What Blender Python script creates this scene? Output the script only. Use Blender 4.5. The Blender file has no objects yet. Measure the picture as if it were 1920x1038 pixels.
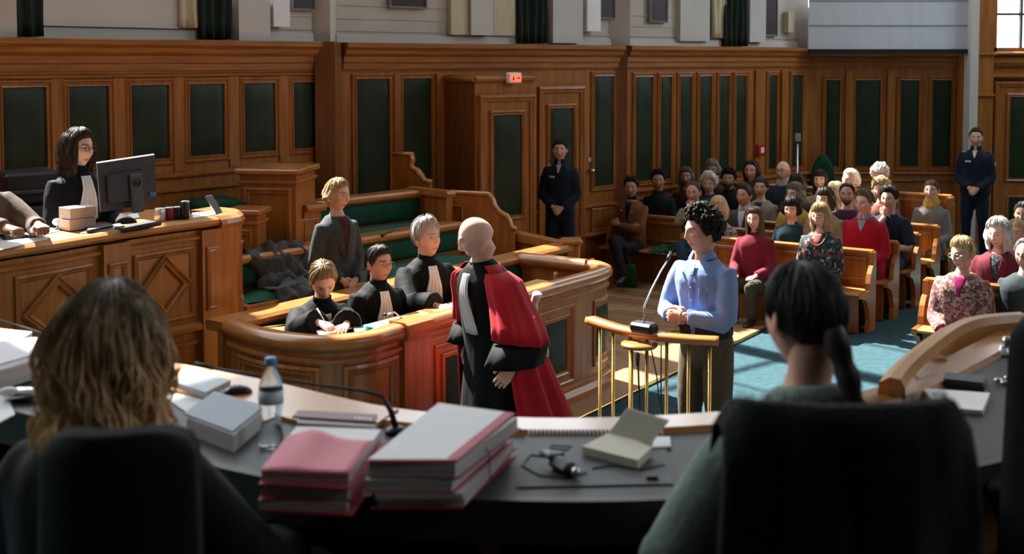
import bpy, math, random
import numpy as np
from mathutils import Vector, Matrix, noise

# ------------------------------------------------------------------ camera
W_PX, H_PX = 1920, 1038
FPX, CAM_H, HOR = 2200.0, 2.7, 112.0
PITCH = math.radians(3.0)
PY0 = HOR + FPX * math.tan(PITCH)
scene = bpy.context.scene
COL = scene.collection
cam_d = bpy.data.cameras.new('camera'); cam = bpy.data.objects.new('camera', cam_d); COL.objects.link(cam)
cam.location = (0, 0, CAM_H); cam.rotation_euler = (math.pi/2 - PITCH, 0, 0)
cam_d.sensor_width = 36; cam_d.lens = 36 * FPX / W_PX
cam_d.shift_y = -(H_PX/2 - PY0) / W_PX
cam_d.clip_start = .05; cam_d.clip_end = 300
cam_d.dof.use_dof = True; cam_d.dof.focus_distance = 8.2; cam_d.dof.aperture_fstop = 2.9
scene.camera = cam
# ------------------------------------------------------------------ world, sun, daylight
w = bpy.data.worlds.new('sky'); scene.world = w; w.use_nodes = True
bg = w.node_tree.nodes['Background']; bg.inputs[0].default_value = (.88, .94, 1.0, 1); bg.inputs[1].default_value = 5.0
SUN_DIR = Vector((-.45, .50, .78)).normalized()
sd_ = bpy.data.lights.new('sun', 'SUN'); sun = bpy.data.objects.new('sun', sd_); COL.objects.link(sun)
sd_.energy = 30; sd_.angle = math.radians(.9); sd_.color = (1, .955, .89)
sun.rotation_euler = SUN_DIR.to_track_quat('Z', 'Y').to_euler()
sun.location = (-20, 8, 20)
vs = scene.view_settings
vs.view_transform = 'Standard'; vs.look = 'None'; vs.gamma = 1.0; vs.use_curve_mapping = False
vs.exposure = 0.0
try:
    scene.cycles.use_denoising = True; scene.cycles.max_bounces = 8; scene.cycles.caustics_reflective = False; scene.cycles.caustics_refractive = False
    scene.cycles.sample_clamp_indirect = 6
except Exception: pass

# ------------------------------------------------------------------ pixel <-> place helpers (photograph 1920x1038)
def ray(px, py):
    a = (px-W_PX/2)/FPX; b = (PY0-py)/FPX; c, s = math.cos(PITCH), math.sin(PITCH)
    return Vector((a, c+b*s, -s+b*c))
def U(px, py, z):                      # ground point seen at a pixel on height z
    d = ray(px, py); t = (z-CAM_H)/d.z
    return Vector((d.x*t, d.y*t, z))
def D(px, py, Y):                      # point seen at a pixel at depth Y
    d = ray(px, py); t = Y/d.y
    return Vector((d.x*t, Y, CAM_H+d.z*t))
def px_of(p):
    c, s = math.cos(PITCH), math.sin(PITCH)
    yy, zz = p[1], (p[2] if len(p) > 2 else 0)-CAM_H
    f = yy*c - zz*s
    return W_PX/2 + FPX*p[0]/f

# ------------------------------------------------------------------ materials
MATS = {}
def mat(name, col, rough=.5, metal=0., var=.0, vscale=6., vstretch=(1,1,1), col2=None, bump=0., bscale=40., spec=.5,
        trans=0., emit=None, estr=1., sheen=0., coat=0., kind=None, attr=None, det=4., ior=1.45):
    if name in MATS: return MATS[name]
    m = bpy.data.materials.new(name); m.use_nodes = True; MATS[name] = m
    nt = m.node_tree; b = nt.nodes['Principled BSDF']; N = nt.nodes.new; Lk = nt.links.new
    b.inputs['Roughness'].default_value = rough; b.inputs['Metallic'].default_value = metal
    b.inputs['Specular IOR Level'].default_value = spec; b.inputs['IOR'].default_value = ior
    b.inputs['Transmission Weight'].default_value = trans
    b.inputs['Sheen Weight'].default_value = sheen; b.inputs['Coat Weight'].default_value = coat
    b.inputs['Coat Roughness'].default_value = .15
    c1 = (*col, 1); b.inputs['Base Color'].default_value = c1
    if emit: b.inputs['Emission Color'].default_value = (*emit, 1); b.inputs['Emission Strength'].default_value = estr
    if attr:
        a = N('ShaderNodeVertexColor'); a.layer_name = attr; Lk(a.outputs[0], b.inputs['Base Color'])
    if var > 0 or col2 or bump > 0:
        tc = N('ShaderNodeTexCoord'); mp = N('ShaderNodeMapping'); mp.inputs['Scale'].default_value = vstretch
        Lk(tc.outputs['Object'], mp.inputs[0])
        if kind == 'voronoi':
            t = N('ShaderNodeTexVoronoi'); t.inputs['Scale'].default_value = vscale; fac = t.outputs['Color']
            sep = N('ShaderNodeSeparateColor'); Lk(fac, sep.inputs[0]); fac = sep.outputs[0]
        elif kind == 'wave':
            t = N('ShaderNodeTexWave'); t.inputs['Scale'].default_value = vscale; t.inputs['Distortion'].default_value = 2.0; fac = t.outputs['Fac']
            t.bands_direction = 'Z'
        else:
            t = N('ShaderNodeTexNoise'); t.inputs['Scale'].default_value = vscale; t.inputs['Detail'].default_value = det; fac = t.outputs['Fac']
        Lk(mp.outputs[0], t.inputs['Vector'])
        if var > 0 or col2:
            r = N('ShaderNodeValToRGB')
            if isinstance(col2, list):
                r.color_ramp.interpolation = 'CONSTANT'
                cols = [col] + col2
                r.color_ramp.elements[0].color = (*cols[0], 1)
                r.color_ramp.elements[1].position = 1.0/len(cols); r.color_ramp.elements[1].color = (*cols[1], 1)
                for k in range(2, len(cols)):
                    e = r.color_ramp.elements.new(k/len(cols)); e.color = (*cols[k], 1)
            else:
                lo = tuple(max(0, x*(1-var)) for x in col); hi = tuple(x*(1+var) for x in col)
                if col2: lo, hi = col, col2
                r.color_ramp.elements[0].color = (*lo, 1); r.color_ramp.elements[0].position = .3
                r.color_ramp.elements[1].color = (*hi, 1); r.color_ramp.elements[1].position = .7
            Lk(fac, r.inputs[0])
            if attr:
                mx = N('ShaderNodeMix'); mx.data_type = 'RGBA'; mx.blend_type = 'MULTIPLY'; mx.inputs[0].default_value = 1
                Lk(a.outputs[0], mx.inputs[6]); Lk(r.outputs[0], mx.inputs[7]); Lk(mx.outputs[2], b.inputs['Base Color'])
            else: Lk(r.outputs[0], b.inputs['Base Color'])
        if bump > 0:
            t2 = N('ShaderNodeTexNoise'); t2.inputs['Scale'].default_value = bscale; t2.inputs['Detail'].default_value = 3
            Lk(mp.outputs[0], t2.inputs['Vector'])
            bp = N('ShaderNodeBump'); bp.inputs['Strength'].default_value = bump; bp.inputs['Distance'].default_value = .01
            Lk(t2.outputs['Fac'], bp.inputs['Height']); Lk(bp.outputs[0], b.inputs['Normal'])
    return m

OAK_A, OAK_B = (.245, .086, .0165), (.405, .158, .034)
def wood(name, a=OAK_A, b=OAK_B, st=(9, 9, .9), rough=.34, coat=.25):
    return mat(name, a, rough, vscale=2.2, vstretch=st, col2=b, bump=.06, bscale=10, det=6., coat=coat)
WV = wood('oak_vertical'); WH = wood('oak_horizontal', st=(1.0, 1.0, 16))
WD = wood('oak_dark', (.15, .055, .016), (.24, .095, .028), (9, 9, .9))
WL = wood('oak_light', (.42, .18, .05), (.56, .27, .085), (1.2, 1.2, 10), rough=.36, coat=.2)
WR = wood('oak_rail', (.30, .11, .026), (.45, .185, .048), (2, 2, 12), rough=.28, coat=.4)
LEA = mat('green_leather', (.015, .028, .013), .42, var=.25, vscale=5, bump=.12, bscale=60, spec=.3)
GRN = mat('green_cloth', (.005, .060, .034), .8, var=.2, vscale=9, bump=.15, bscale=160, sheen=.05, spec=.2)
CARP = mat('teal_carpet', (.032, .072, .086), .95, var=.22, vscale=14, bump=.5, bscale=220, spec=.1, det=8)
STONE = mat('pale_stone', (.50, .48, .43), .75, var=.07, vscale=3, bump=.1, bscale=30)
STONE2 = mat('pale_wall', (.55, .55, .53), .7, var=.05, vscale=2)
PLINE = mat('grey_joint', (.2, .2, .19), .8, var=.1)
CREAM = mat('cream_drape', (.55, .50, .36), .8, var=.12, vscale=10, vstretch=(6, 6, .6))
DRAPE = mat('dark_green_drape', (.008, .022, .016), .85, var=.3, vscale=8, vstretch=(6, 6, .5))
BLACK = mat('black_plastic', (.012, .012, .014), .4, var=.15, vscale=20)
CHARC = mat('charcoal_plastic', (.045, .047, .052), .45, var=.12, vscale=20)
BRASS = mat('brass', (.62, .40, .13), .28, metal=1., var=.12, vscale=30)
STEEL = mat('steel', (.6, .6, .62), .25, metal=1., var=.08, vscale=30)
PAPER = mat('white_paper', (.80, .80, .80), .7, var=.03, vscale=8)
PRINT = mat('printed_paper', (.78, .78, .79), .7, vscale=26, vstretch=(1.5, 16, 1), col2=(.66, .66, .69))
BLUEP = mat('pale_blue_paper', (.20, .52, .75), .7, var=.05)
CEILM = mat('ceiling_plaster', (.42, .38, .32), .9, var=.05)
DKWAL = mat('rear_wall_wood', (.05, .022, .009), .5, var=.2, vscale=3, vstretch=(6, 6, .8))
SKIN = mat('skin', (1, 1, 1), .48, attr='Col', col2=(1.06, 1.0, .98), vscale=30, bump=.05, bscale=120)
bpy.data.materials['skin'].node_tree.nodes['Principled BSDF'].inputs['Subsurface Weight'].default_value = .0

# ------------------------------------------------------------------ mesh builder
MW = {}
class MB:
    def __init__(self): self.v = []; self.f = []; self.c = []; self.sm = []
    def add(self, vs, fs, smooth=False, cols=None):
        o = len(self.v); self.v += [tuple(p) for p in vs]; self.f += [tuple(i+o for i in q) for q in fs]; self.sm += [smooth]*len(fs)
        if cols is not None: self.c += [tuple(x) for x in cols]
        elif self.c: self.c += [(1, 1, 1)]*len(vs)
        return self
    def box(self, c, s, ax=None, b=0.):
        ax = ax or (Vector((1, 0, 0)), Vector((0, 1, 0)), Vector((0, 0, 1)))
        c = Vector(c); h = [x/2 for x in s]
        if b <= 0:
            vs = [c+ax[0]*h[0]*i+ax[1]*h[1]*j+ax[2]*h[2]*k for i in (-1, 1) for j in (-1, 1) for k in (-1, 1)]
            return self.add(vs, [(0,1,3,2),(4,6,7,5),(0,4,5,1),(2,3,7,6),(0,2,6,4),(1,5,7,3)])
        b = min(b, min(h)*.9)
        vs = []
        for i in (-1, 1):
            for j in (-1, 1):
                for k in (-1, 1):
                    for a in range(3):
                        q = [h[0]*i, h[1]*j, h[2]*k]
                        for t in range(3):
                            if t != a: q[t] -= b*(i, j, k)[t]
                        vs.append(c+ax[0]*q[0]+ax[1]*q[1]+ax[2]*q[2])
        def ix(i, j, k, a): return ((i > 0)*4+(j > 0)*2+(k > 0))*3+a
        fs = []
        for s_ in (-1, 1):
            for a in range(3):
                o = [(-1, -1), (1, -1), (1, 1), (-1, 1)]
                q = []
                for (m, n) in o:
                    t = [0, 0, 0]; t[a] = s_; t[(a+1) % 3] = m; t[(a+2) % 3] = n; q.append(ix(*t, a))
                fs.append(tuple(q) if s_ > 0 else tuple(q[::-1]))
        for a in range(3):
            a1, a2 = (a+1) % 3, (a+2) % 3
            for m in (-1, 1):
                for n in (-1, 1):
                    t0 = [0]*3; t0[a] = -1; t0[a1] = m; t0[a2] = n; t1 = list(t0); t1[a] = 1
                    q = (ix(*t0, a1), ix(*t1, a1), ix(*t1, a2), ix(*t0, a2))
                    fs.append(q if m*n > 0 else q[::-1])
        for i in (-1, 1):
            for j in (-1, 1):
                for k in (-1, 1):
                    q = (ix(i, j, k, 0), ix(i, j, k, 1), ix(i, j, k, 2)); fs.append(q if i*j*k > 0 else q[::-1])
        return self.add(vs, fs)
    def loft(self, rings, cap=True, smooth=True, closed=True, cols=None):
        n = len(rings[0]); vs = [p for r in rings for p in r]; fs = []
        for i in range(len(rings)-1):
            for j in range(n if closed else n-1):
                a, b = i*n+j, i*n+(j+1) % n
                fs.append((a, b, b+n, a+n))
        if cap and closed:
            fs.append(tuple(range(n))[::-1]); m = (len(rings)-1)*n; fs.append(tuple(range(m, m+n)))
        return self.add(vs, fs, smooth, cols)
    def tube(self, pts, rad, n=8, cap=True, flat=(1, 1)):
        pts = [Vector(p) for p in pts]
        if not hasattr(rad, '__len__'): rad = [rad]*len(pts)
        rings = []; up = None
        for i, p in enumerate(pts):
            t = (pts[min(i+1, len(pts)-1)]-pts[max(i-1, 0)])
            t = t.normalized() if t.length > 1e-9 else Vector((0, 0, 1))
            if up is None:
                up = Vector((0, 0, 1)) if abs(t.z) < .9 else Vector((0, 1, 0))
            u = up-t*up.dot(t)
            if u.length < 1e-6: u = t.orthogonal()
            u.normalize(); up = u; v = t.cross(u)
            r = rad[i]
            rings.append([p+(u*math.cos(2*math.pi*k/n)*flat[0]+v*math.sin(2*math.pi*k/n)*flat[1])*r for k in range(n)])
        return self.loft(rings, cap)
    def lathe(self, c, prof, n=16):
        c = Vector(c); rings = [[c+Vector((r*math.cos(2*math.pi*k/n), r*math.sin(2*math.pi*k/n), z)) for k in range(n)] for r, z in prof]
        return self.loft(rings, True)
    def sphere(self, c, r, n=10, m=7, ax=None, cols=None):
        c = Vector(c)
        if not hasattr(r, '__len__'): r = (r, r, r)
        rings = []
        for i in range(m+1):
            th = math.pi*(i/m)*.998+.001*math.pi
            ring = []
            for k in range(n):
                q = Vector((r[0]*math.sin(th)*math.cos(2*math.pi*k/n), r[1]*math.sin(th)*math.sin(2*math.pi*k/n), -r[2]*math.cos(th)))
                ring.append(c+(ax @ q if ax else q))
            rings.append(ring)
        return self.loft(rings, True, cols=cols)
    def grid(self, P, smooth=True, thick=None, cols=None):           # P[i][j]; thick = vector fn or None
        n, m = len(P), len(P[0]); vs = [p for r in P for p in r]
        fs = [(i*m+j, i*m+j+1, (i+1)*m+j+1, (i+1)*m+j) for i in range(n-1) for j in range(m-1)]
        if thick is None: return self.add(vs, fs, smooth, cols)
        k = n*m; vs2 = [Vector(p)+Vector(thick(i, j) if callable(thick) else thick) for i, r in enumerate(P) for j, p in enumerate(r)]
        fs += [tuple(k+x for x in q[::-1]) for q in list(fs)]
        rim = [(0, j) for j in range(m)]+[(i, m-1) for i in range(1, n)]+[(n-1, j) for j in range(m-2, -1, -1)]+[(i, 0) for i in range(n-2, 0, -1)]
        ids = [i*m+j for i, j in rim]
        for a, b in zip(ids, ids[1:]+ids[:1]): fs.append((b, a, a+k, b+k))
        return self.add(vs+vs2, fs, smooth, (cols+cols) if cols else None)
    def prism(self, poly, O, ux, uy, ext):                # poly 2D in plane (ux, uy), extruded by ext
        O, ux, uy, ext = map(Vector, (O, ux, uy, ext)); n = len(poly)
        a = [O+ux*p[0]+uy*p[1] for p in poly]; b = [p+ext for p in a]
        fs = [tuple(range(n)), tuple(range(2*n-1, n-1, -1))]+[(i, i+n, (i+1) % n+n, (i+1) % n) for i in range(n)]
        return self.add(a+b, fs)
    def build(self, name, m, parent=None, kind=None, smooth=None, label=None):
        me = bpy.data.meshes.new(name); me.from_pydata(self.v, [], self.f); me.update()
        sm = self.sm if smooth is None else [smooth]*len(self.f)
        me.polygons.foreach_set('use_smooth', sm)
        if self.c and len(self.c) == len(self.v):
            at = me.color_attributes.new('Col', 'FLOAT_COLOR', 'POINT')
            at.data.foreach_set('color', np.array([(*c, 1) for c in self.c], dtype=np.float32).ravel())
        me.materials.append(m)
        o = bpy.data.objects.new(name, me); COL.objects.link(o)
        if parent is not None: adopt(o, parent)
        if kind: o['kind'] = kind
        if label: o['label'] = label
        return o
def adopt(o, parent):
    o.parent = parent
    if parent.name in MW: o.matrix_parent_inverse = MW[parent.name].inverted()
def thing(name, label, cat, loc=(0, 0, 0), rz=0, group=None):
    o = bpy.data.objects.new(name, None); COL.objects.link(o); o.location = loc; o.rotation_euler = (0, 0, rz)
    o.empty_display_size = .1
    MW[o.name] = Matrix.Translation(Vector(loc)) @ Matrix.Rotation(rz, 4, 'Z')
    tag(o, label, cat, group); return o
def tag(o, label=None, cat=None, group=None, kind=None):
    if label: o['label'] = label
    if cat: o['category'] = cat
    if group: o['group'] = group
    if kind: o['kind'] = kind
    return o
def fixn(o):                                              # consistent outward normals
    import bmesh
    bm = bmesh.new(); bm.from_mesh(o.data); bmesh.ops.recalc_face_normals(bm, faces=bm.faces); bm.to_mesh(o.data); bm.free(); return o

# ------------------------------------------------------------------ paths (plan curves) and things swept along them
class Path:
    def __init__(self, pts, smooth=0, side=1):
        P = [Vector((p[0], p[1], 0)) for p in pts]
        if smooth:
            Q = []
            for i in range(len(P)-1):
                a, b, c, d = P[max(i-1, 0)], P[i], P[i+1], P[min(i+2, len(P)-1)]
                for k in range(smooth):
                    t = k/smooth
                    Q.append(.5*((2*b)+(c-a)*t+(2*a-5*b+4*c-d)*t*t+(3*b-a-3*c+d)*t**3))
            P = Q+[P[-1]]
        self.P = P; self.side = side
        self.s = [0]
        for a, b in zip(P, P[1:]): self.s.append(self.s[-1]+(b-a).length)
        self.L = self.s[-1]
        n = []
        for i in range(len(P)):
            t = P[min(i+1, len(P)-1)]-P[max(i-1, 0)]
            t.normalize(); n.append(Vector((t.y, -t.x, 0))*side)
        self.n = n
    def at(self, s):
        s = max(0, min(self.L, s)); i = 0
        while i < len(self.s)-2 and self.s[i+1] < s: i += 1
        t = (s-self.s[i])/max(1e-9, self.s[i+1]-self.s[i])
        nn = self.n[i].lerp(self.n[i+1], t); nn.normalize()
        return self.P[i].lerp(self.P[i+1], t), nn
    def F(self, s, z, h=0.):
        p, n = self.at(s); return Vector((p.x+n.x*h, p.y+n.y*h, z))
    def s_at(self, px, z=1.0):
        best = None
        for k in range(801):
            s = self.L*k/800; d = abs(px_of(self.F(s, z))-px)
            if best is None or d < best[0]: best = (d, s)
        return best[1]
def sweep(mb, path, prof, s0=0, s1=None, step=.12, smooth=False):    # prof: closed polygon of (h outward, z)
    s1 = path.L if s1 is None else s1
    ss = sorted(set([s0, s1]+[x for x in path.s if s0 < x < s1]))
    out = []
    for a, b in zip(ss, ss[1:]):
        k = max(1, int((b-a)/max(step, .02))) if b-a > step else 1
        out += [a+(b-a)*i/k for i in range(k)]
    out.append(s1)
    rings = []
    for s in out:
        # mitre the normal at a corner so that thickness stays even
        rings.append([path.F(s, z, h) for h, z in prof])
    return mb.loft(rings, True, smooth)
def frame(mb, F, poly, prof, sub=4):                      # moulding round a convex polygon on a surface F(s,z,h)
    n = len(poly); P = [Vector((p[0], p[1])) for p in poly]
    area = sum(P[i].x*P[(i+1) % n].y-P[(i+1) % n].x*P[i].y for i in range(n))
    if area < 0: P = P[::-1]
    mit = []
    for i in range(n):
        e0 = (P[i]-P[i-1]).normalized(); e1 = (P[(i+1) % n]-P[i]).normalized()
        n0 = Vector((-e0.y, e0.x)); n1 = Vector((-e1.y, e1.x)); m = n0+n1
        mit.append(m/max(.2, m.dot(n0)))
    rings = []
    for ins, h in prof:
        r = []
        C = [P[i]+mit[i]*ins for i in range(n)]
        for i in range(n):
            for k in range(sub):
                q = C[i].lerp(C[(i+1) % n], k/sub); r.append(F(q.x, q.y, h))
        rings.append(r)
    return mb.loft(rings, False, False)
def pad(mb, F, s0, s1, z0, z1, h0=.0, bulge=.025, n=8):   # upholstered pad with rounded edges
    P = []
    for i in range(n+1):
        r = []
        for j in range(n+1):
            u, v = i/n, j/n
            e = min(1, min(u, 1-u)*(s1-s0)/.05)*1.0; g = min(1, min(v, 1-v)*(z1-z0)/.05)
            k = math.sqrt(max(0, 1-(1-min(e, g))**2))
            r.append(F(s0+(s1-s0)*u, z0+(z1-z0)*v, h0+bulge*(.7*k+.3*16*u*(1-u)*v*(1-v))))
        P.append(r)
    return mb.grid(P, True)
MOLD = [(-.035, .0), (-.035, .018), (-.015, .026), (.0, .014), (.006, .022), (.022, .016), (.03, .002)]
MOLDS = [(-.02, .0), (-.02, .012), (-.006, .018), (.004, .01), (.012, .012), (.018, .001)]
# ================================================================== THE ROOM
ZC, ZT = 2.88, 10.6
PL = Path([(-8.71, 3.8), (-1.93, 11.8)]); PM = Path([(-1.77, 12.2), (1.34, 14.8)])
PR = Path([(1.44, 14.97), (4.41, 17.5)]); PB = Path([(4.41, 17.5), (6.62, 17.5)]); PX = Path([(6.62, 17.3), (11.0, 17.3)])
def slab(name, path, z0, z1, m, t=.25, h=0., kind='structure', parent=None, s0=0, s1=None):
    mb = MB(); sweep(mb, path, [(h-t, z0), (h, z0), (h, z1), (h-t, z1)], s0, s1, step=9)
    return fixn(mb.build(name, m, parent, kind))
CORN = [(-.24, 2.58), (.012, 2.58), (.02, 2.60), (.035, 2.605), (.035, 2.66), (.05, 2.675), (.05, 2.73), (.085, 2.76), (.10, 2.80), (.13, 2.83), (.13, 2.87), (.11, 2.88), (-.24, 2.88)]
def cornice(path, parent):
    mb = MB(); sweep(mb, path, CORN, step=9); fixn(mb.build('cornice', WH, parent))
def strip(path, parent, z, hh=.05, out=.03, s0=0, s1=None, name='dado_rail', m=None):
    mb = MB(); sweep(mb, path, [(-.02, z), (out*.6, z), (out, z+hh*.35), (out, z+hh*.7), (out*.5, z+hh), (-.02, z+hh)], s0, s1, step=9); fixn(mb.build(name, m or WH, parent))
def leather_bay(path, parent, px0, px1, z0, z1, zr=1.8, mould=True, rim=.0):
    a, b = sorted((path.s_at(px0, zr), path.s_at(px1, zr)))
    mb = MB(); pad(mb, path.F, a, b, z0, z1, .004, .02); mb.build('leather_panel', LEA, parent)
    if mould:
        mb = MB(); frame(mb, path.F, [(a, z0), (b, z0), (b, z1), (a, z1)], [(-.055, .0), (-.055, .016), (-.04, .026), (-.028, .012), (-.018, .012), (-.01, .022), (.0, .024), (.006, .004)], 1)
        mb.build('panel_moulding', WV, parent)
    return a, b
def stile(path, parent, s0, s1, z0, z1, h=.018):
    mb = MB(); sweep(mb, path, [(0, z0), (h, z0), (h, z1), (0, z1)], s0, s1, step=9); fixn(mb.build('stile', WV, parent))

# carpeted floor, raised daises
mb = MB(); mb.box((1.2, 7, -.05), (20, 22, .1)); fl = mb.build('floor', CARP, kind='structure')
# plank floor beyond the witness bar
pf = MB(); cA, cB = U(1140, 760, 0), U(1430, 620, 0); ed = (cB-cA).normalized(); en = Vector((-ed.y, ed.x, 0))
pf.box(cA+ed*2.2+en*1.9+Vector((0, 0, .004)), (8.4, 3.8, .008), (ed, en, Vector((0, 0, 1))))
parq = pf.build('floor_boards', WD, kind='structure')
PLK = [mat('plank_%d' % k, c, .38, vscale=3, vstretch=(3, 3, 3), col2=tuple(x*1.35 for x in c), coat=.15) for k, c in enumerate([(.30, .175, .085), (.25, .14, .062), (.35, .215, .11), (.22, .12, .055)])]
rnd = random.Random(4); pm_ = {}
pd = Vector((.83, -.56, 0)).normalized(); pn = Vector((.56, .83, 0))
O = cA+ed*2.2+en*1.9
for i in range(-26, 27):
    k = -4.3+rnd.random()*.9
    while k < 4.2:
        ln = .9; c = O+pn*(i*.137)+pd*(k+ln/2)
        q = c-cA; e_, n_ = q.dot(ed), q.dot(en)
        cut = abs(pd.dot(en))*ln/2+abs(pn.dot(en))*.067
        if n_ > cut*1.0+.0 and n_ < 3.6 and -1.9 < e_ < 6.2 and c.y < 15.2:
            key = rnd.randrange(4)
            if key not in pm_:
                b_ = MB(); b_.box((0, 0, 0), (ln-.004, .131, .016), None, .004); o = b_.build('plank', PLK[key]); pm_[key] = o.data; 
            else:
                o = bpy.data.objects.new('plank', pm_[key]); COL.objects.link(o)
            o.location = (c.x, c.y, .012); o.rotation_euler = (0, 0, math.atan2(pd.y, pd.x)); o.parent = parq
        k += ln
# border plank along the carpet edge
eb = MB(); eb.box(cA+ed*2.2+en*.30+Vector((0, 0, .012)), (8.4, .60, .02), (ed, en, Vector((0, 0, 1))), .004); eb.build('border_board', PLK[0], parq)
mb = MB(); mb.box(cA+ed*2.2-en*.0+Vector((0, 0, .011)), (8.4, .03, .024), (ed, en, Vector((0, 0, 1))), .004); mb.build('edge_strip', BRASS, parq)

# ---- left wall with six leather bays
wl = slab('wall_left', PL, 0, 2.7, WV); cornice(PL, wl)
bays = [(5, 85), (128, 205), (246, 317), (353, 420), (456, 515), (549, 606)]
lim = []
for a, b in bays: lim.append(leather_bay(PL, wl, a, b, 1.82, 2.48, 2.1))
stp = lim[1][0]-lim[0][0]
for k in range(1, 5):
    a, b = lim[0][0]-stp*k, lim[0][1]-stp*k
    mb = MB(); pad(mb, PL.F, a, b, 1.82, 2.48, .004, .02); mb.build('leather_panel', LEA, wl)
    mb = MB(); frame(mb, PL.F, [(a, 1.82), (b, 1.82), (b, 2.48), (a, 2.48)], MOLD, 1); mb.build('panel_moulding', WV, wl)
for k in range(5): stile(PL, wl, (lim[k][1]+lim[k+1][0])/2-.055, (lim[k][1]+lim[k+1][0])/2+.055, 1.70, 2.56, .014)
strip(PL, wl, 1.64, .05, .05); strip(PL, wl, 1.51, .035, .03); strip(PL, wl, 2.545, .03, .03); strip(PL, wl, 1.05, .06, .05)
sp = PL.s_at(612, 2); stile(PL, wl, sp, PL.L, 0, 2.58, .05)
# ---- middle wall
wm = slab('wall_middle', PM, 0, 2.7, WV); cornice(PM, wm)
mb = MB(); mb.box((-1.86, 12.02, 1.44), (.2, .7, 2.88)); mb.build('corner_post', WD, wm)
leather_bay(PM, wm, 668, 730, .55, 2.5); leather_bay(PM, wm, 755, 808, .55, 2.5)
s_a, s_b = PM.s_at(738, 1.8), PM.s_at(748, 1.8); stile(PM, wm, s_a, s_b, .3, 2.55, .03)
s_a, s_b = PM.s_at(815, 1.8), PM.s_at(843, 1.8); stile(PM, wm, s_a, s_b, 0, 2.55, .05)
leather_bay(PM, wm, 1113, 1149, 1.12, 2.5)
strip(PM, wm, .86, .05, .04); strip(PM, wm, .50, .06, .07)
s_a, s_b = PM.s_at(1110, .6), PM.s_at(1152, .6)
mb = MB(); frame(mb, PM.F, [(s_a, .58), (s_b, .58), (s_b, .84), (s_a, .84)], MOLDS, 1); mb.build('panel_moulding', WV, wm)
strip(PM, wm, 0, .12, .05, name='skirting_board')
# flush door with leather, beyond the vestibule
def door(name, path, px0, px1, zt, pz, lz, parent_h=.0, knob=None):
    a, b = sorted((path.s_at(px0, 1.2), path.s_at(px1, 1.2)))
    mb = MB(); sweep(mb, path, [(parent_h-.03, 0), (parent_h+.03, 0), (parent_h+.03, zt), (parent_h-.03, zt)], a, b, step=9)
    d = fixn(mb.build(name, WV, kind='structure'))
    Fh = lambda s, z, h: path.F(s, z, h+parent_h+.03)
    mb = MB(); frame(mb, Fh, [(a-.06, -.02), (b+.06, -.02), (b+.06, zt+.06), (a-.06, zt+.06)], [(0, -.03), (0, .03), (.03, .035), (.05, .02), (.07, .02), (.08, .0)], 1); mb.build('door_frame', WV, d)
    m = (b-a)*.2
    mb = MB(); pad(mb, Fh, a+m, b-m, pz[0], pz[1], .002, .02); mb.build('leather_panel', LEA, d)
    mb = MB(); frame(mb, Fh, [(a+m, pz[0]), (b-m, pz[0]), (b-m, pz[1]), (a+m, pz[1])], [(-.05, 0), (-.05, .018), (-.03, .03), (-.012, .014), (0, .022), (.006, .004)], 1); mb.build('panel_moulding', WV, d)
    mb = MB(); pad(mb, Fh, a+m, b-m, lz[0], lz[1], .002, .016); mb.build('lower_panel', LEA, d)
    mb = MB(); frame(mb, Fh, [(a+m, lz[0]), (b-m, lz[0]), (b-m, lz[1]), (a+m, lz[1])], MOLDS, 1); mb.build('panel_moulding', WV, d)
    if knob:
        p = Fh(b-.05 if knob > 0 else a+.05, 1.02, .0); q = path.at((a+b)/2)[1]
        mb = MB(); mb.sphere(p+q*.05, .03); mb.tube([p, p+q*.05], .012); mb.build('door_knob', STEEL, d)
        mb = MB(); mb.box(p+q*.006+Vector((0, 0, .12)), (.03, .012, .09)); mb.build('lock_plate', STEEL, d)
    return d
door('door_1', PM, 1012, 1085, 2.32, (.86, 2.12), (.2, .62))
d1k = PM.F(PM.s_at(1104, 1.3), 1.33, .0)
mb = MB(); n_ = PM.at(1)[1]; mb.sphere(d1k+n_*.06, .036); mb.tube([d1k, d1k+n_*.06], .014); mb.build('door_knob', STEEL, wm)
mb = MB(); mb.box(d1k+n_*.012+Vector((0, 0, .14)), (.04, .02, .05)); mb.build('lock_plate', STEEL, wm)
# vestibule (draught lobby) standing out from the middle wall
v0, vdir = Vector((-.40, 12.6, 0)), Vector((.767, .641, 0)); vn = Vector((.641, -.767, 0))
VP = Path([(-.40, 12.6), (.245, 13.14)]); VL = Path([(-.80, 13.05), (-.40, 12.6)])
vb = slab('wall_vestibule', VP, 0, 2.5, WV, t=.06)
mb = MB(); sweep(mb, VL, [(-.06, 0), (0, 0), (0, 2.5), (-.06, 2.5)], step=9); fixn(mb.build('side_panel', WD, vb))
VR = Path([(.245, 13.14), (.70, 13.8)])
mb = MB(); sweep(mb, Path([(.245, 13.14), (.30, 13.95)]), [(-.06, 0), (0, 0), (0, 2.5), (-.06, 2.5)], step=9); fixn(mb.build('side_panel', WV, vb))
mb = MB(); mb.prism([(-.40, 12.6), (.245, 13.14), (.30, 13.93), (-.2, 13.55), (-.80, 13.05)], (0, 0, 2.49), (1, 0, 0), (0, 1, 0), (0, 0, .04)); fixn(mb.build('top_board', WV, vb))
strip(VP, vb, 2.46, .06, .035); strip(VL, vb, 2.46, .06, .035)
door('door_2', VP, 903, 991, 2.26, (.98, 2.10), (.25, .78), knob=-1)
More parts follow.
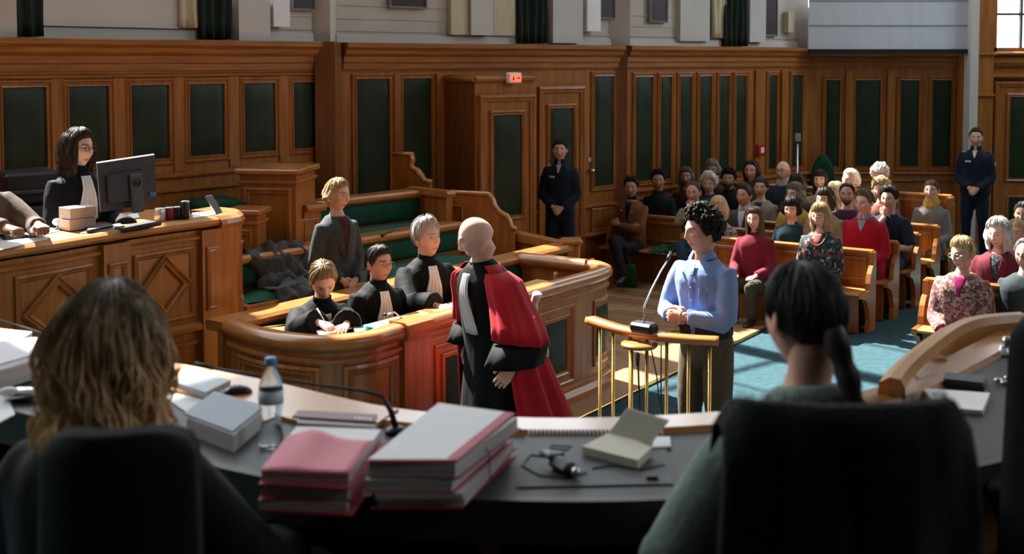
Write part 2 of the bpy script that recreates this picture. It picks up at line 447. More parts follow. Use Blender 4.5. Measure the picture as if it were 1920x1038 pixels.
# exit sign above the lobby door
ex = thing('exit_sign', 'small illuminated red exit sign above the vestibule door', 'sign', VP.F(VP.s_at(958, 2.5), 2.52, .04))
ec = VP.F(VP.s_at(958, 2.5), 2.50, .05); axv = (vdir, -vn, Vector((0, 0, 1)))
mb = MB(); mb.box(ec, (.19, .06, .12), axv, .012); mb.build('housing', mat('sign_white', (.75, .72, .70), .4, var=.05), ex)
mb = MB(); mb.box(ec+vn*.032, (.15, .008, .075), axv); mb.build('lit_face', mat('sign_red', (.8, .06, .04), .4, emit=(1., .10, .06), estr=2.2, var=.05), ex)
mb = MB(); mb.prism([(.005, -.004), (.035, -.004), (.035, -.016), (.06, .0), (.035, .016), (.035, .004), (.005, .004)], ec+vn*.037, vdir, Vector((0, 0, 1)), vn*.003)
mb.box(ec+vn*.038+vdir*-.035+Vector((0, 0, .012)), (.014, .003, .014), axv); mb.box(ec+vn*.038+vdir*-.035+Vector((0, 0, -.012)), (.02, .003, .03), axv); mb.build('symbol', mat('sign_dark', (.08, .01, .02), .5, var=.1), ex)
# ---- right wall
wr = slab('wall_right', PR, 0, 2.7, WV); cornice(PR, wr)
mb = MB(); mb.box((1.37, 14.9, 1.44), (.16, .3, 2.88)); mb.build('corner_post', WD, wr)
pr_b = [(1190, 1222), (1237, 1257), (1273, 1295), (1310, 1332), (1347, 1365), (1378, 1397), (1440, 1455), (1483, 1503)]
pl = [leather_bay(PR, wr, a, b, 1.12, 2.48, mould=True) for a, b in pr_b]
strip(PR, wr, .98, .05, .04); strip(PR, wr, .88, .03, .03); strip(PR, wr, 0, .12, .05, name='skirting_board')
for px in (1418, 1467): s = PR.s_at(px, 1.5); stile(PR, wr, s-.06, s+.06, 1.05, 2.55, .03)
# ---- back wall
wb = slab('wall_back', PB, 0, 2.7, WV); cornice(PB, wb)
for a, b in [(1548, 1574), (1603, 1650), (1687, 1722), (1747, 1783)]: leather_bay(PB, wb, a, b, 1.1, 2.40)
strip(PB, wb, .98, .05, .04); strip(PB, wb, .88, .03, .03); strip(PB, wb, 0, .12, .05, name='skirting_board')
for px in (1590, 1668): s = PB.s_at(px, 1.5); stile(PB, wb, s-.05, s+.05, 0, 2.55, .04)
# ---- far right: pier, door and window
wx = slab('wall_far_right', PX, 0, 2.80, WV)
mb = MB(); mb.box((6.72, 17.22, 2.6), (.12, .3, 5.2)); mb.build('white_pier', STONE2, wx)
a = PX.s_at(1822, 1.5); b = PX.s_at(1852, 1.5)
mb = MB(); sweep(mb, PX, [(-.1, 0), (.16, 0), (.16, 5.4), (-.1, 5.4)], a, b, step=9); fixn(mb.build('pilaster', WV, wx))
for z in (2.15, 2.75): strip(PX, wx, z, .06, .20, a-.02, b+.02, 'pilaster_band')
door('door_3', PX, 1868, 1975, 2.32, (.95, 2.16), (.2, .68))
strip(PX, wx, 2.42, .08, .10, b); strip(PX, wx, 2.60, .16, .08, b, name='lintel'); strip(PX, wx, 2.76, .06, .14, b, name='window_board')
mb = MB(); mb.box((8.9, 17.42, 7.9), (4.6, .25, 5.4)); mb.build('upper_wall', STONE2, wx)
mb = MB(); mb.box((10.2, 17.42, 4.0), (1.6, .25, 2.5)); mb.build('upper_wall', STONE2, wx)
GLASS = bpy.data.materials.new('window_glass'); GLASS.use_nodes = True; nt = GLASS.node_tree
nt.nodes.remove(nt.nodes['Principled BSDF']); tr = nt.nodes.new('ShaderNodeBsdfTransparent'); gl = nt.nodes.new('ShaderNodeBsdfGlossy'); mx = nt.nodes.new('ShaderNodeMixShader')
gl.inputs['Roughness'].default_value = .05; mx.inputs[0].default_value = .08; tr.inputs[0].default_value = (.95, .97, .97, 1)
nt.links.new(tr.outputs[0], mx.inputs[1]); nt.links.new(gl.outputs[0], mx.inputs[2]); nt.links.new(mx.outputs[0], nt.nodes['Material Output'].inputs[0])
x0 = PX.F(b, 0)[0]
mb = MB(); mb.box((x0+.05, 17.36, 4.0), (.1, .14, 2.5)); mb.box((9.4, 17.36, 4.0), (.1, .14, 2.5)); mb.box(((x0+9.4)/2, 17.36, 2.84), (9.4-x0, .14, .08)); win = mb.build('window_1', WV, kind='structure')
for k in range(1, 6):
    xx = x0+.1+(9.3-x0)*k/6
    mb = MB(); mb.box((xx, 17.37, 4.0), (.035, .06, 2.5)); mb.build('glazing_bar', CHARC, win)
for zz in (3.37, 3.95, 4.5):
    mb = MB(); mb.box(((x0+9.4)/2, 17.37, zz), (9.3-x0, .05, .035)); mb.build('glazing_bar', CHARC, win)
for k in range(6):
    for j, (za, zb) in enumerate(((2.88, 3.37), (3.37, 3.95), (3.95, 4.5), (4.5, 5.2))):
        xa = x0+.1+(9.3-x0)*k/6; xb = x0+.1+(9.3-x0)*(k+1)/6
        mb = MB(); mb.box(((xa+xb)/2, 17.375, (za+zb)/2), (xb-xa-.02, .006, zb-za-.02)); mb.build('pane', GLASS, win)

# ---- pale upper walls above the cornice
SET = -.12; WT = 9.3
def upper(name, path, z1=ZT, holes=(), sill=3.42):
    mb = MB()
    if not holes: sweep(mb, path, [(SET-.3, ZC), (SET, ZC), (SET, z1), (SET-.3, z1)], step=9); return fixn(mb.build(name, STONE, kind='structure'))
    top = WT
    sweep(mb, path, [(SET-.3, ZC-.3), (SET, ZC-.3), (SET, sill), (SET-.3, sill)], step=9)
    o = fixn(mb.build(name, STONE, kind='structure'))
    mb = MB(); sweep(mb, path, [(SET-.3, top), (SET, top), (SET, z1), (SET-.3, z1)], step=9); fixn(mb.build('lintel', STONE, o))
    edges = [0]+[x for h in holes for x in h]+[path.L]
    for a, b in zip(edges[::2], edges[1::2]):
        if b-a > .02:
            mb = MB(); sweep(mb, path, [(SET-.3, sill), (SET, sill), (SET, top), (SET-.3, top)], a, b, step=9); fixn(mb.build('pier', STONE, o))
    return o
HOLES = {'L': [(.15, 2.45), (2.75, 5.05), (5.35, 7.65), (7.95, 10.25)], 'M': [(.1, 1.9), (2.1, 4.0)], 'R': [(.05, 1.8), (2.0, 3.8)]}
ul = upper('wall_left_upper', PL, ZT, HOLES['L'], 3.38); um = upper('wall_middle_upper', PM, ZT, HOLES['M'], 3.62); ur = upper('wall_right_upper', PR, ZT, HOLES['R'], 3.8); ub = upper('wall_back_upper', PB)
nw = 2
for path, hs, sl in ((PL, HOLES['L'], 3.38), (PM, HOLES['M'], 3.62), (PR, HOLES['R'], 3.8)):
    for a, b in hs:
        nw += 1; mb = MB()
        for s in (a+.03, (a+b)/2, b-.03): sweep(mb, path, [(SET-.2, sl), (SET-.14, sl), (SET-.14, WT), (SET-.2, WT)], s-.02, s+.02, step=9)
        for z in (sl+.03, 5.0, 6.6, WT-.03): sweep(mb, path, [(SET-.2, z-.02), (SET-.14, z-.02), (SET-.14, z+.02), (SET-.2, z+.02)], a, b, step=9)
        fixn(mb.build('window_%d' % nw, STONE2, kind='structure'))
def portal(c, n, sx, sy):
    l = bpy.data.lights.new('window_daylight', 'AREA'); l.shape = 'RECTANGLE'; l.size = sx; l.size_y = sy; l.cycles.is_portal = True
    o = bpy.data.objects.new('window_daylight', l); COL.objects.link(o); o.location = c
    z = -Vector(n).normalized(); x = Vector((0, 0, 1)).cross(z).normalized(); y = z.cross(x)
    o.rotation_euler = Matrix((x, y, z)).transposed().to_euler()
for path, hs, sl in ((PL, HOLES['L'], 3.38), (PM, HOLES['M'], 3.62), (PR, HOLES['R'], 3.8)):
    for a, b in hs:
        p, n = path.at((a+b)/2); portal(p+n*(SET-.32)+Vector((0, 0, (sl+WT)/2)), n, b-a, WT-sl)
portal((8.1, 17.5, 4.0), (0, -1, 0), 2.6, 2.5)
# horizontal joints, pilasters, drapes and pictures on the upper walls
def ubox(path, parent, px0, px1, z0, z1, h0, h1, m, name, zr=3.0):
    a, b = sorted((path.s_at(px0, zr), path.s_at(px1, zr)))
    mb = MB(); sweep(mb, path, [(SET+h0, z0), (SET+h1, z0), (SET+h1, z1), (SET+h0, z1)], a, b, step=9); return fixn(mb.build(name, m, parent))
def drape(path, px0, px1, z0, z1, m, label, amp=.03, name='curtain', zr=3.0, cat='curtain', group=None):
    a, b = sorted((path.s_at(px0, zr), path.s_at(px1, zr))); n = max(8, int((b-a)/.02)); P = []
    for i in range(n+1):
        s = a+(b-a)*i/n; h = SET+.05+amp*(1+math.sin(i*1.15))+.02*noise.noise((s*9, 0, 0))
        P.append([path.F(s, z0+(z1-z0)*j/6, h+.01*math.sin(j+i*.3)) for j in range(7)])
    mb = MB(); mb.grid(P, True, thick=lambda i, j: path.at(a)[1]*-.03); o = mb.build(name, m); tag(o, label, cat, group); return o
for path, par in ((PL, ul), (PM, um), (PR, ur)):
    for z in (3.0, 3.13, 3.27):
        mb = MB(); sweep(mb, path, [(SET-.01, z), (SET+.012, z), (SET+.012, z+.018), (SET-.01, z+.018)], step=9); fixn(mb.build('string_course', STONE, par))
    mb = MB(); sweep(mb, path, [(SET-.01, ZC), (SET+.03, ZC), (SET+.02, ZC+.09), (SET-.01, ZC+.09)], step=9); fixn(mb.build('plinth_course', STONE2, par))
drape(PL, 30, 84, 2.89, 3.75, DRAPE, 'dark green curtain above the left panelling, leftmost in view')
ubox(PL, ul, 86, 345, 2.98, 3.40, .0, .05, STONE2, 'white_embrasure')
drape(PL, 343, 384, 2.99, 3.75, CREAM, 'pale cream drape hanging left of the green curtain above the bench', .02)
drape(PL, 378, 438, 2.89, 3.75, DRAPE, 'dark green curtain beside a pale cream drape above the clerk bench')
ubox(PL, ul, 445, 505, 2.88, 3.38, .0, .14, STONE2, 'pilaster'); ubox(PL, ul, -40, 28, 2.88, 3.38, .0, .14, STONE, 'pilaster')
ubox(PL, ul, 508, 540, 3.02, 3.6, .0, .16, mat('sconce_white', (.8, .82, .85), .4, var=.03), 'wall_sconce')
PIC = mat('dark_picture', (.020, .012, .018), .5, col2=(.035, .02, .028), vscale=4)
def picture(path, px0, px1, z0, label):
    a, b = sorted((path.s_at(px0, 3.1), path.s_at(px1, 3.1)))
    t = thing('picture', label, 'picture', path.F((a+b)/2, z0, SET), 0, 'dark pictures on the upper wall')
    mb = MB(); sweep(mb, path, [(SET, z0), (SET+.05, z0), (SET+.05, z0+1.2), (SET, z0+1.2)], a, b, step=9); fixn(mb.build('canvas', PIC, t))
    mb = MB(); frame(mb, lambda s, z, h: path.F(s, z, h+SET+.05), [(a, z0), (b, z0), (b, z0+1.2), (a, z0+1.2)], [(-.012, -.05), (-.012, .012), (.006, .014), (.012, .0)], 1); mb.build('picture_frame', PLINE, t)
picture(PL, 556, 602, 3.20, 'dark picture above the left end of the panelling by the corner post')
picture(PM, 738, 806, 3.27, 'dark picture on the pale wall left of the vestibule')
picture(PM, 1128, 1166, 3.22, 'dark picture on the pale wall above the door knob')
picture(PR, 1226, 1258, 3.20, 'dark picture just right of the corner post')
picture(PR, 1438, 1464, 3.05, 'narrow dark picture near the far corner beside the pale board')
ubox(PM, um, 850, 882, 2.98, 3.62, 0, .08, CREAM, 'pilaster'); ubox(PM, um, 884, 925, 2.98, 3.62, 0, .12, STONE2, 'pilaster'); ubox(PM, um, 932, 972, 2.98, 3.62, 0, .06, CREAM, 'pilaster')
drape(PM, 976, 1030, 2.90, 3.75, DRAPE, 'dark green curtain above the vestibule door')
ubox(PM, um, 1036, 1092, 2.9, 3.62, .0, .13, STONE2, 'pilaster'); ubox(PM, um, 1097, 1122, 3.05, 3.8, .0, .16, MATS['sconce_white'], 'wall_sconce')
ubox(PR, ur, 1170, 1176, 2.88, 3.8, 0, .1, WD, 'corner_strip')
drape(PR, 1342, 1366, 3.0, 3.75, CREAM, 'pale cream drape beside the far green curtain on the right wall', .02)
drape(PR, 1362, 1404, 2.89, 3.75, DRAPE, 'dark green curtain on the right wall above the public benches')
ubox(PR, ur, 1280, 1335, 2.95, 3.62, 0, .08, STONE2, 'pilaster'); ubox(PR, ur, 1406, 1436, 2.95, 3.8, 0, .12, STONE2, 'pilaster'); ubox(PR, ur, 1480, 1492, 3.1, 3.4, 0, .1, CREAM, 'bracket')
for c_, par in (((-2.05, 12.22, 6.74), ul), ((1.28, 15.16, 6.74), um), ((4.40, 17.80, 6.74), ur)):
    mb = MB(); mb.box(c_, (.42, .62, 7.72)); mb.build('corner_pier', STONE, par)
# big pale board over the back wall
sc_ = thing('projection_screen', 'large white screen hanging over the back wall panelling', 'screen', (5.55, 17.2, 2.8))
bl, br = D(1515, 92, 17.22), D(1812, 103, 17.22)
mb = MB(); mb.box(((bl.x+br.x)/2, 17.22, 4.3), (br.x-bl.x, .03, 2.9)); mb.build('sheet', mat('screen_white', (.62, .68, .78), .55, var=.04, vscale=3, vstretch=(3, 3, .2)), sc_)  # bluish light and its vertical streaks put into the sheet's colour
mb = MB(); mb.box(((bl.x+br.x)/2, 17.2, 2.82), (br.x-bl.x+.0, .07, .07)); mb.build('bottom_bar', BLACK, sc_)
for z in (3.2, 3.56): 
    mb = MB(); mb.box(((bl.x+br.x)/2, 17.2, z), (br.x-bl.x, .012, .008)); mb.build('seam', PLINE, sc_)
# shell outside the view: ceiling, remaining walls
mb = MB(); mb.prism([(-8.9, -3.3), (11, -3.3), (11, 17.6), (4.4, 17.6), (1.4, 15.1), (-1.9, 12.3), (-2.0, 11.9), (-8.9, 3.8)], (0, 0, ZT), (1, 0, 0), (0, 1, 0), (0, 0, .2)); fixn(mb.build('ceiling', CEILM, kind='structure'))
mb = MB(); mb.box((10.9, 7, 2.0), (.2, 21, 4.0)); ws = mb.build('wall_side', DKWAL, kind='structure')
mb = MB(); mb.box((10.9, 7, 10.2), (.2, 21, .8)); mb.build('lintel', STONE, ws)
for k in range(5):  # openings added out of view for fill light; some bays closed to limit it
    mb = MB(); mb.box((10.9, -3.0+k*5.1, 6.9), (.3, 1.6, 5.8)); mb.build('pier', STONE, ws)
    if k == 3: portal((10.95, -.45+k*5.1, 6.9), (-1, 0, 0), 3.5, 5.8)
    elif k in (0, 1):
        portal((10.95, -.45+k*5.1, 8.3), (-1, 0, 0), 3.5, 3.0); mb = MB(); mb.box((10.9, -.45+k*5.1, 5.4), (.2, 3.6, 2.8)); mb.build('blind_bay', STONE, ws)
    elif k < 4: mb = MB(); mb.box((10.9, -.45+k*5.1, 6.9), (.2, 3.6, 5.8)); mb.build('blind_bay', STONE, ws)
mb = MB(); mb.box((1.1, -3.2, ZT/2), (19.8, .2, ZT)); mb.build('wall_rear', DKWAL, kind='structure')
mb = MB(); mb.box((-8.8, .3, ZT/2), (.2, 7.0, ZT)); mb.build('wall_near_left', DKWAL, kind='structure')
# wall fittings
p = D(1421, 283, 16.5); n_ = PR.at(1)[1]; td = Vector((-n_.y, n_.x, 0)); s_ = PR.s_at(1421, 1.4); p = PR.F(s_, p.z, .03)
al = thing('fire_alarm_box', 'small red fire alarm box on the right wall', 'alarm', p)
mb = MB(); mb.box(p, (.16, .09, .17), (td, n_, Vector((0, 0, 1))), .01); mb.build('box', mat('alarm_red', (.45, .012, .02), .4, var=.08), al)
mb = MB(); mb.box(p+n_*.05-td*.0, (.07, .012, .08), (td, n_, Vector((0, 0, 1)))); mb.build('notice', PAPER, al)
p = PR.F(PR.s_at(1465, 1.4), 0, .28)
st_ = thing('measuring_stand', 'slim grey metal stand by the right wall', 'stand', p)
mb = MB(); mb.tube([p, p+Vector((0, 0, 1.52))], .016, 8); mb.build('pole', STEEL, st_)
mb = MB(); mb.box(p+Vector((0, 0, 1.58)), (.085, .06, .12), None, .01); mb.build('head', mat('grey_metal', (.3, .3, .28), .4, var=.1), st_)
mb = MB(); mb.lathe(p, [(.16, 0), (.16, .02), (.03, .04)]); mb.build('base', STEEL, st_)
p = Vector((PR.F(PR.s_at(1491, 1.2), 0, .55)))
gc = thing('chair', 'green round-backed chair against the far corner', 'chair', p)
mb = MB(); mb.box(p+Vector((0, 0, .45)), (.42, .42, .07), None, .02); mb.build('seat', GRN, gc)
P = [[p+Vector((-.2+.4*i/8, .18, .66+(.66*math.sqrt(max(0, 1-(2*i/8-1)**2*.96)))*j/6)) for j in range(7)] for i in range(9)]
mb = MB(); mb.grid(P, True, thick=(0, .06, 0)); mb.build('backrest', GRN, gc)
for sx in (-.17, .17):
    for sy in (-.17, .17): mb = MB(); mb.tube([p+Vector((sx, sy, 0)), p+Vector((sx, sy, .43))], .018); mb.build('leg', WV, gc)
    mb = MB(); mb.tube([p+Vector((sx, .2, .43)), p+Vector((sx, .22, .8))], .016); mb.build('back_post', WV, gc)
# ================================================================== COURT FURNITURE
Z3 = Vector((0, 0, 1))
# ---- clerk's bench on the left
BP = Path([(-4.5, 4.7), (-3.75, 5.82), (-3.05, 6.94), (-2.87, 7.21), (-2.69, 7.54), (-2.42, 7.96), (-2.16, 8.30), (-2.04, 8.52), (-2.10, 8.74), (-2.30, 8.86)], 5)
cb = thing('clerk_bench', 'tall curved oak bench with diamond panels on the left', 'bench', (-2.9, 7.5, 0))
mb = MB(); sweep(mb, BP, [(-.06, 0), (0, 0), (0, 1.50), (-.06, 1.50)]); fixn(mb.build('front_panel', WV, cb))
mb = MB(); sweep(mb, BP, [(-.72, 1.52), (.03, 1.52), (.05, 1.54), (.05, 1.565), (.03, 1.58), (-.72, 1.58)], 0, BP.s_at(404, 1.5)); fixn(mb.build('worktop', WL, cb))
mb = MB(); sweep(mb, BP, [(-.2, 1.50), (.06, 1.50), (.075, 1.53), (.06, 1.56), (.03, 1.585), (-.2, 1.585)], BP.s_at(404, 1.5), BP.L); fixn(mb.build('end_cap', WR, cb))
for z, hh, o_ in ((1.44, .03, .03), (.80, .06, .045), (0, .14, .04), (.70, .03, .02)):
    mb = MB(); sweep(mb, BP, [(-.01, z), (o_, z), (o_, z+hh*.6), (o_*.4, z+hh), (-.01, z+hh)]); fixn(mb.build('moulding', WH, cb))
for a_, b_ in ((186, 236), (372, 398), (404, 424)):
    a, b = BP.s_at(a_, 1.2), BP.s_at(b_, 1.2); mb = MB()
    sweep(mb, BP, [(0, 0), (.05, 0), (.05, 1.5), (0, 1.5)], a, b); fixn(mb.build('pilaster', WV, cb))
    if b-a > .12:
        mb = MB(); frame(mb, lambda s, z, h: BP.F(s, z, h+.05), [(a+.05, .95), (b-.05, .95), (b-.05, 1.36), (a+.05, 1.36)], MOLDS, 2); mb.build('pilaster_moulding', WV, cb)
for a_, b_ in ((30, 172), (252, 362)):
    a, b = BP.s_at(a_, 1.15), BP.s_at(b_, 1.15); z0, z1 = .90, 1.385; c, d = (a+b)/2, (z0+z1)/2
    mb = MB(); frame(mb, BP.F, [(a, z0), (b, z0), (b, z1), (a, z1)], [(-.01, 0), (-.01, .014), (.006, .022), (.02, .01), (.026, .016), (.036, .001)], 4); mb.build('panel_moulding', WV, cb)
    i_ = .02
    mb = MB(); frame(mb, BP.F, [(a+i_, d), (c, z0+i_*.6), (b-i_, d), (c, z1-i_*.6)], [(0, 0), (0, .022), (.014, .034), (.028, .02), (.036, .028), (.05, .024), (.06, .004)], 4); mb.build('diamond_moulding', WV, cb)
for k in range(1, 4):                                   # panels carrying on out of view to the left
    a, b = BP.s_at(30, 1.15)-k*.95, BP.s_at(172, 1.15)-k*.95
    if a > 0:
        mb = MB(); frame(mb, BP.F, [(a, .9), (b, .9), (b, 1.385), (a, 1.385)], MOLDS, 2); mb.build('panel_moulding', WV, cb)
# dais behind the bench
mb = MB(); mb.prism([(-4.75, 4.8), (-3.25, 6.98), (-2.3, 8.3), (-2.4, 8.7), (-3.35, 9.9), (-8.3, 4.2), (-6.0, 3.2)], (0, 0, 0), (1, 0, 0), (0, 1, 0), (0, 0, .8)); fixn(mb.build('floor_dais', CARP, kind='structure'))

# ---- advocates' desk, sweeping round to the right
DP1 = Path([(-1.86, 7.62), (-1.80, 7.52), (-1.54, 7.27), (-1.18, 7.12), (-.90, 7.22), (-.74, 7.43)], 7)
DP2 = Path([(-.74, 7.43), (.16, 8.67), (.46, 9.08)]); DP3 = Path([(.46, 9.08), (.66, 9.36), (.78, 9.60), (.76, 9.80), (.62, 9.94), (.07, 10.30)], 8)
DPT = Path([(-1.86, 7.62), (-1.80, 7.52), (-1.54, 7.27), (-1.18, 7.12), (-.90, 7.22), (-.74, 7.43), (-.2, 8.17), (.16, 8.67), (.46, 9.08), (.66, 9.36), (.78, 9.60), (.76, 9.80), (.62, 9.94), (.07, 10.30)], 7)
ld = thing('advocates_desk', 'long oak desk with a rounded end in front of the black-robed lawyers', 'desk', (-.4, 7.9, 0))
mb = MB(); sweep(mb, DPT, [(-.05, 0), (0, 0), (0, .93), (-.05, .93)]); fixn(mb.build('front_panel', WV, ld))
mb = MB(); sweep(mb, DPT, [(-.10, .915), (-.02, .90), (.02, .905), (.045, .93), (.05, .96), (.035, .99), (.0, 1.005), (-.06, 1.005), (-.09, .99), (-.10, .96)], smooth=True); fixn(mb.build('handrail', WR, ld))
mb = MB(); sweep(mb, DPT, [(-.40, .90), (-.07, .90), (-.07, .93), (-.40, .93)], 0, DPT.s_at(1085, .9)); fixn(mb.build('worktop', WL, ld))
for z, hh, o_ in ((.0, .13, .05), (.13, .03, .035), (.84, .03, .02)):
    mb = MB(); sweep(mb, DPT, [(-.01, z), (o_, z), (o_, z+hh*.6), (o_*.3, z+hh), (-.01, z+hh)]); fixn(mb.build('moulding', WH, ld))
mb = MB()
for a_, b_ in ((752, 800), (1085, 1108)):
    a, b = DPT.s_at(a_, .7), DPT.s_at(b_, .7)
    mb = MB(); sweep(mb, DPT, [(0, 0), (.035, 0), (.035, .92), (0, .92)], a, b); fixn(mb.build('pilaster', WV, ld))
    mb = MB(); sweep(mb, DPT, [(-.1, .90), (.06, .90), (.075, .95), (.06, 1.0), (.03, 1.015), (-.1, 1.015)], a, b); fixn(mb.build('rail_block', WR, ld))
for a_, b_ in ((455, 590), (655, 738)):
    a, b = DPT.s_at(a_, .5), DPT.s_at(b_, .5); mb = MB(); frame(mb, DPT.F, [(a, .22), (b, .22), (b, .78), (a, .78)], MOLD, 6); mb.build('panel_moulding', WV, ld)
sA, sB = DPT.s_at(805, .5), DPT.s_at(1082, .5); nb = 3
for k in range(nb):
    a = sA+(sB-sA)*k/nb+.07; b = sA+(sB-sA)*(k+1)/nb-.07
    mb = MB(); frame(mb, DPT.F, [(a, .2), (b, .2), (b, .78), (a, .78)], MOLDS, 2); mb.build('panel_moulding', WV, ld)
    mb = MB(); frame(mb, DPT.F, [(a+.07, .27), (b-.07, .27), (b-.07, .71), (a+.07, .71)], MOLDS, 2); mb.build('panel_moulding', WV, ld)
    mb = MB(); pad(mb, DPT.F, a+.09, b-.09, .29, .69, .002, .012); mb.build('leather_panel', LEA, ld)
a, b = DPT.s_at(1112, .6), DPT.s_at(1136, .6)
mb = MB(); frame(mb, DPT.F, [(a+.02, .25), (b, .25), (b, .75), (a+.02, .75)], MOLDS, 3); mb.build('panel_moulding', WV, ld)
mb = MB(); pad(mb, DPT.F, a+.06, b-.04, .3, .7, .002, .012); mb.build('leather_panel', LEA, ld)
p = D(1045, 510, 9.7); mb = MB(); mb.box((p.x, 9.95, .62), (.05, .05, .55), None, .02); mb.build('inner_post', WL, ld)

# ---- stepped benches behind: rail with padded back below and padded seat
def tier(name, label, A, B, zr, zs, zf, depth=.40, ends=(True, True)):
    A, B = Vector((*A, 0)), Vector((*B, 0)); P = Path([A[:2], B[:2]])
    t = thing(name, label, 'bench', (A+B)/2)
    mb = MB(); sweep(mb, P, [(-.05, zf), (0, zf), (0, zr-.05), (-.05, zr-.05)], step=9); fixn(mb.build('backrest_board', WV, t))
    mb = MB(); sweep(mb, P, [(-.16, zr-.07), (.03, zr-.07), (.055, zr-.05), (.055, zr-.02), (.03, zr), (-.16, zr), (-.18, zr-.03)], step=9); fixn(mb.build('top_rail', WR, t))
    m = .06
    mb = MB(); pad(mb, P.F, m, P.L-m, zs+.05, zr-.08, .005, .05, 10); mb.build('backrest_cushion', GRN, t)
    mb = MB(); sweep(mb, P, [(.0, zs-.05), (depth, zs-.05), (depth, zs), (0, zs)], step=9); fixn(mb.build('seat_board', WR, t))
    n = 10; G = []
    for i in range(n+1):
        r = []
        for j in range(7):
            u, v = i/n, j/6; k = min(1, min(u, 1-u)*20, min(v, 1-v)*6)
            r.append(P.F(m+(P.L-2*m)*u, zs+.05*math.sqrt(max(0, 1-(1-k)**2)), .02+(depth-.06)*v))
        G.append(r)
    mb = MB(); mb.grid(G, True); mb.build('seat_cushion', GRN, t)
    mb = MB(); sweep(mb, P, [(depth-.06, zf), (depth-.03, zf), (depth-.03, zs-.04), (depth-.06, zs-.04)], step=9); fixn(mb.build('seat_front', WD, t))
    return t, P
def end_block(t, P, s, w, z0, z1, h0=-.12, h1=.42):
    mb = MB(); sweep(mb, P, [(h0, z0), (h1, z0), (h1, z1-.05), (h0, z1-.05)], s-w/2, s+w/2, step=9); fixn(mb.build('end_panel', WV, t))
    mb = MB(); sweep(mb, P, [(h0-.03, z1-.06), (h1+.04, z1-.06), (h1+.05, z1-.03), (h1+.03, z1), (h0-.03, z1)], s-w/2-.03, s+w/2+.03, step=9); fixn(mb.build('end_cap', WR, t))
    c = P.at(s)
    Fh = lambda a, z, h: c[0]+Vector((-c[1].y, c[1].x, 0))*0+c[1]*(h1+h*1.0)+Vector((c[1].y*0, 0, 0))+Vector((-(c[1].y), c[1].x, 0))*a+Vector((0, 0, z))
    if w > .12:
        mb = MB(); frame(mb, Fh, [(-w/2+.05, z0+.12), (w/2-.05, z0+.12), (w/2-.05, z1-.14), (-w/2+.05, z1-.14)], MOLDS, 1); mb.build('end_moulding', WV, t)
t1, R1 = tier('advocates_bench', 'green-cushioned oak bench where the black-robed lawyers sit', (-1.90, 7.62), (.56, 10.94), .98, .50, .10)
# return of the second enclosure at its right end
RP = Path([(.56, 10.94), (.30, 11.34), (.0, 11.77)])
mb = MB(); sweep(mb, RP, [(-.05, 0), (0, 0), (0, .93), (-.05, .93)], step=9); fixn(mb.build('return_panel', WV, t1))
mb = MB(); sweep(mb, RP, [(-.10, .91), (.03, .91), (.055, .93), (.055, .96), (.03, .985), (-.10, .985)], step=9); fixn(mb.build('return_rail', WR, t1))
mb = MB(); mb.box((.56, 10.95, .49), (.16, .16, .98), None, .02); mb.build('corner_post', WV, t1)
mb = MB(); mb.box((.56, 10.95, 1.0), (.2, .2, .05), None, .015); mb.build('post_cap', WR, t1)
t2, R2 = tier('dock_bench', 'green-cushioned oak bench behind the standing woman in grey jacket', (-2.35, 9.22), (-.50, 11.42), 1.12, .80, .14)
t3, R3 = tier('upper_bench', 'green-cushioned oak bench at the top of the tiers below the corner post', (-2.05, 10.50), (-.88, 11.76), 1.40, 1.06, .30)
end_block(t3, R3, R3.L-.03, .10, .3, 1.42, -.12, .40)
end_block(t3, R3, .05, .26, .3, 1.42, -.14, .30)
mb = MB(); mb.prism([(-1.95, 7.6), (.5, 10.9), (0, 11.8), (-.9, 11.9), (-2.6, 9.9), (-2.4, 9.1)], (0, 0, 0), (1, 0, 0), (0, 1, 0), (0, 0, .10)); fixn(mb.build('floor_tier', CARP, kind='structure'))
# tall panelled block, end post and cushion left of the tiers
def block(name, label, px0, px1, pt, Y, z0, dz, capo=.04, cat='cabinet', ang=None):
    a = D(px0, pt, Y); b = D(px1, pt, Y); z1 = a.z; c = (a+b)/2; wd = (b-a).length
    t = thing(name, label, cat, (c.x, Y, 0)); an = ang or 0; ux = Vector((math.cos(an), math.sin(an), 0)); uy = Vector((-math.sin(an), math.cos(an), 0)); ax = (ux, uy, Z3)
    q = Vector((c.x, Y, 0))+uy*dz/2
    mb = MB(); mb.box(q+Z3*(z0+z1)/2, (wd, dz, z1-z0), ax); mb.build('body', WV, t)
    mb = MB(); mb.box(q+Z3*(z1+.0), (wd+capo*2, dz+capo*2, .05), ax, .012); mb.build('top_cap', WR, t)
    mb = MB(); mb.box(q+Z3*(z1-.09), (wd+capo, dz+capo, .03), ax, .008); mb.build('cap_moulding', WH, t)
    F = lambda s, z, h: Vector((c.x, Y, 0))+ux*s-uy*h+Z3*z
    mb = MB(); frame(mb, F, [(-wd/2+.07, z0+.25), (wd/2-.07, z0+.25), (wd/2-.07, z1-.17), (-wd/2+.07, z1-.17)], MOLD, 1); mb.build('panel_moulding', WV, t)
    return t
block('panelled_cabinet', 'tall panelled oak block below the left wall, left of the tiers', 447, 556, 322, 10.15, .3, .55, ang=math.radians(-8))
block('bench_end', 'oak bench end post beside the clerk bench, with a moulded cap', 430, 482, 398, 9.75, .1, .25, ang=math.radians(-6))
ug = thing('corner_bench', 'long dark green upholstered bench seat along the left wall', 'bench', (-2.9, 9.7, 0))
a, b = D(365, 380, 9.95), D(450, 377, 10.2); P_ = Path([(a.x, a.y), (b.x, b.y)])
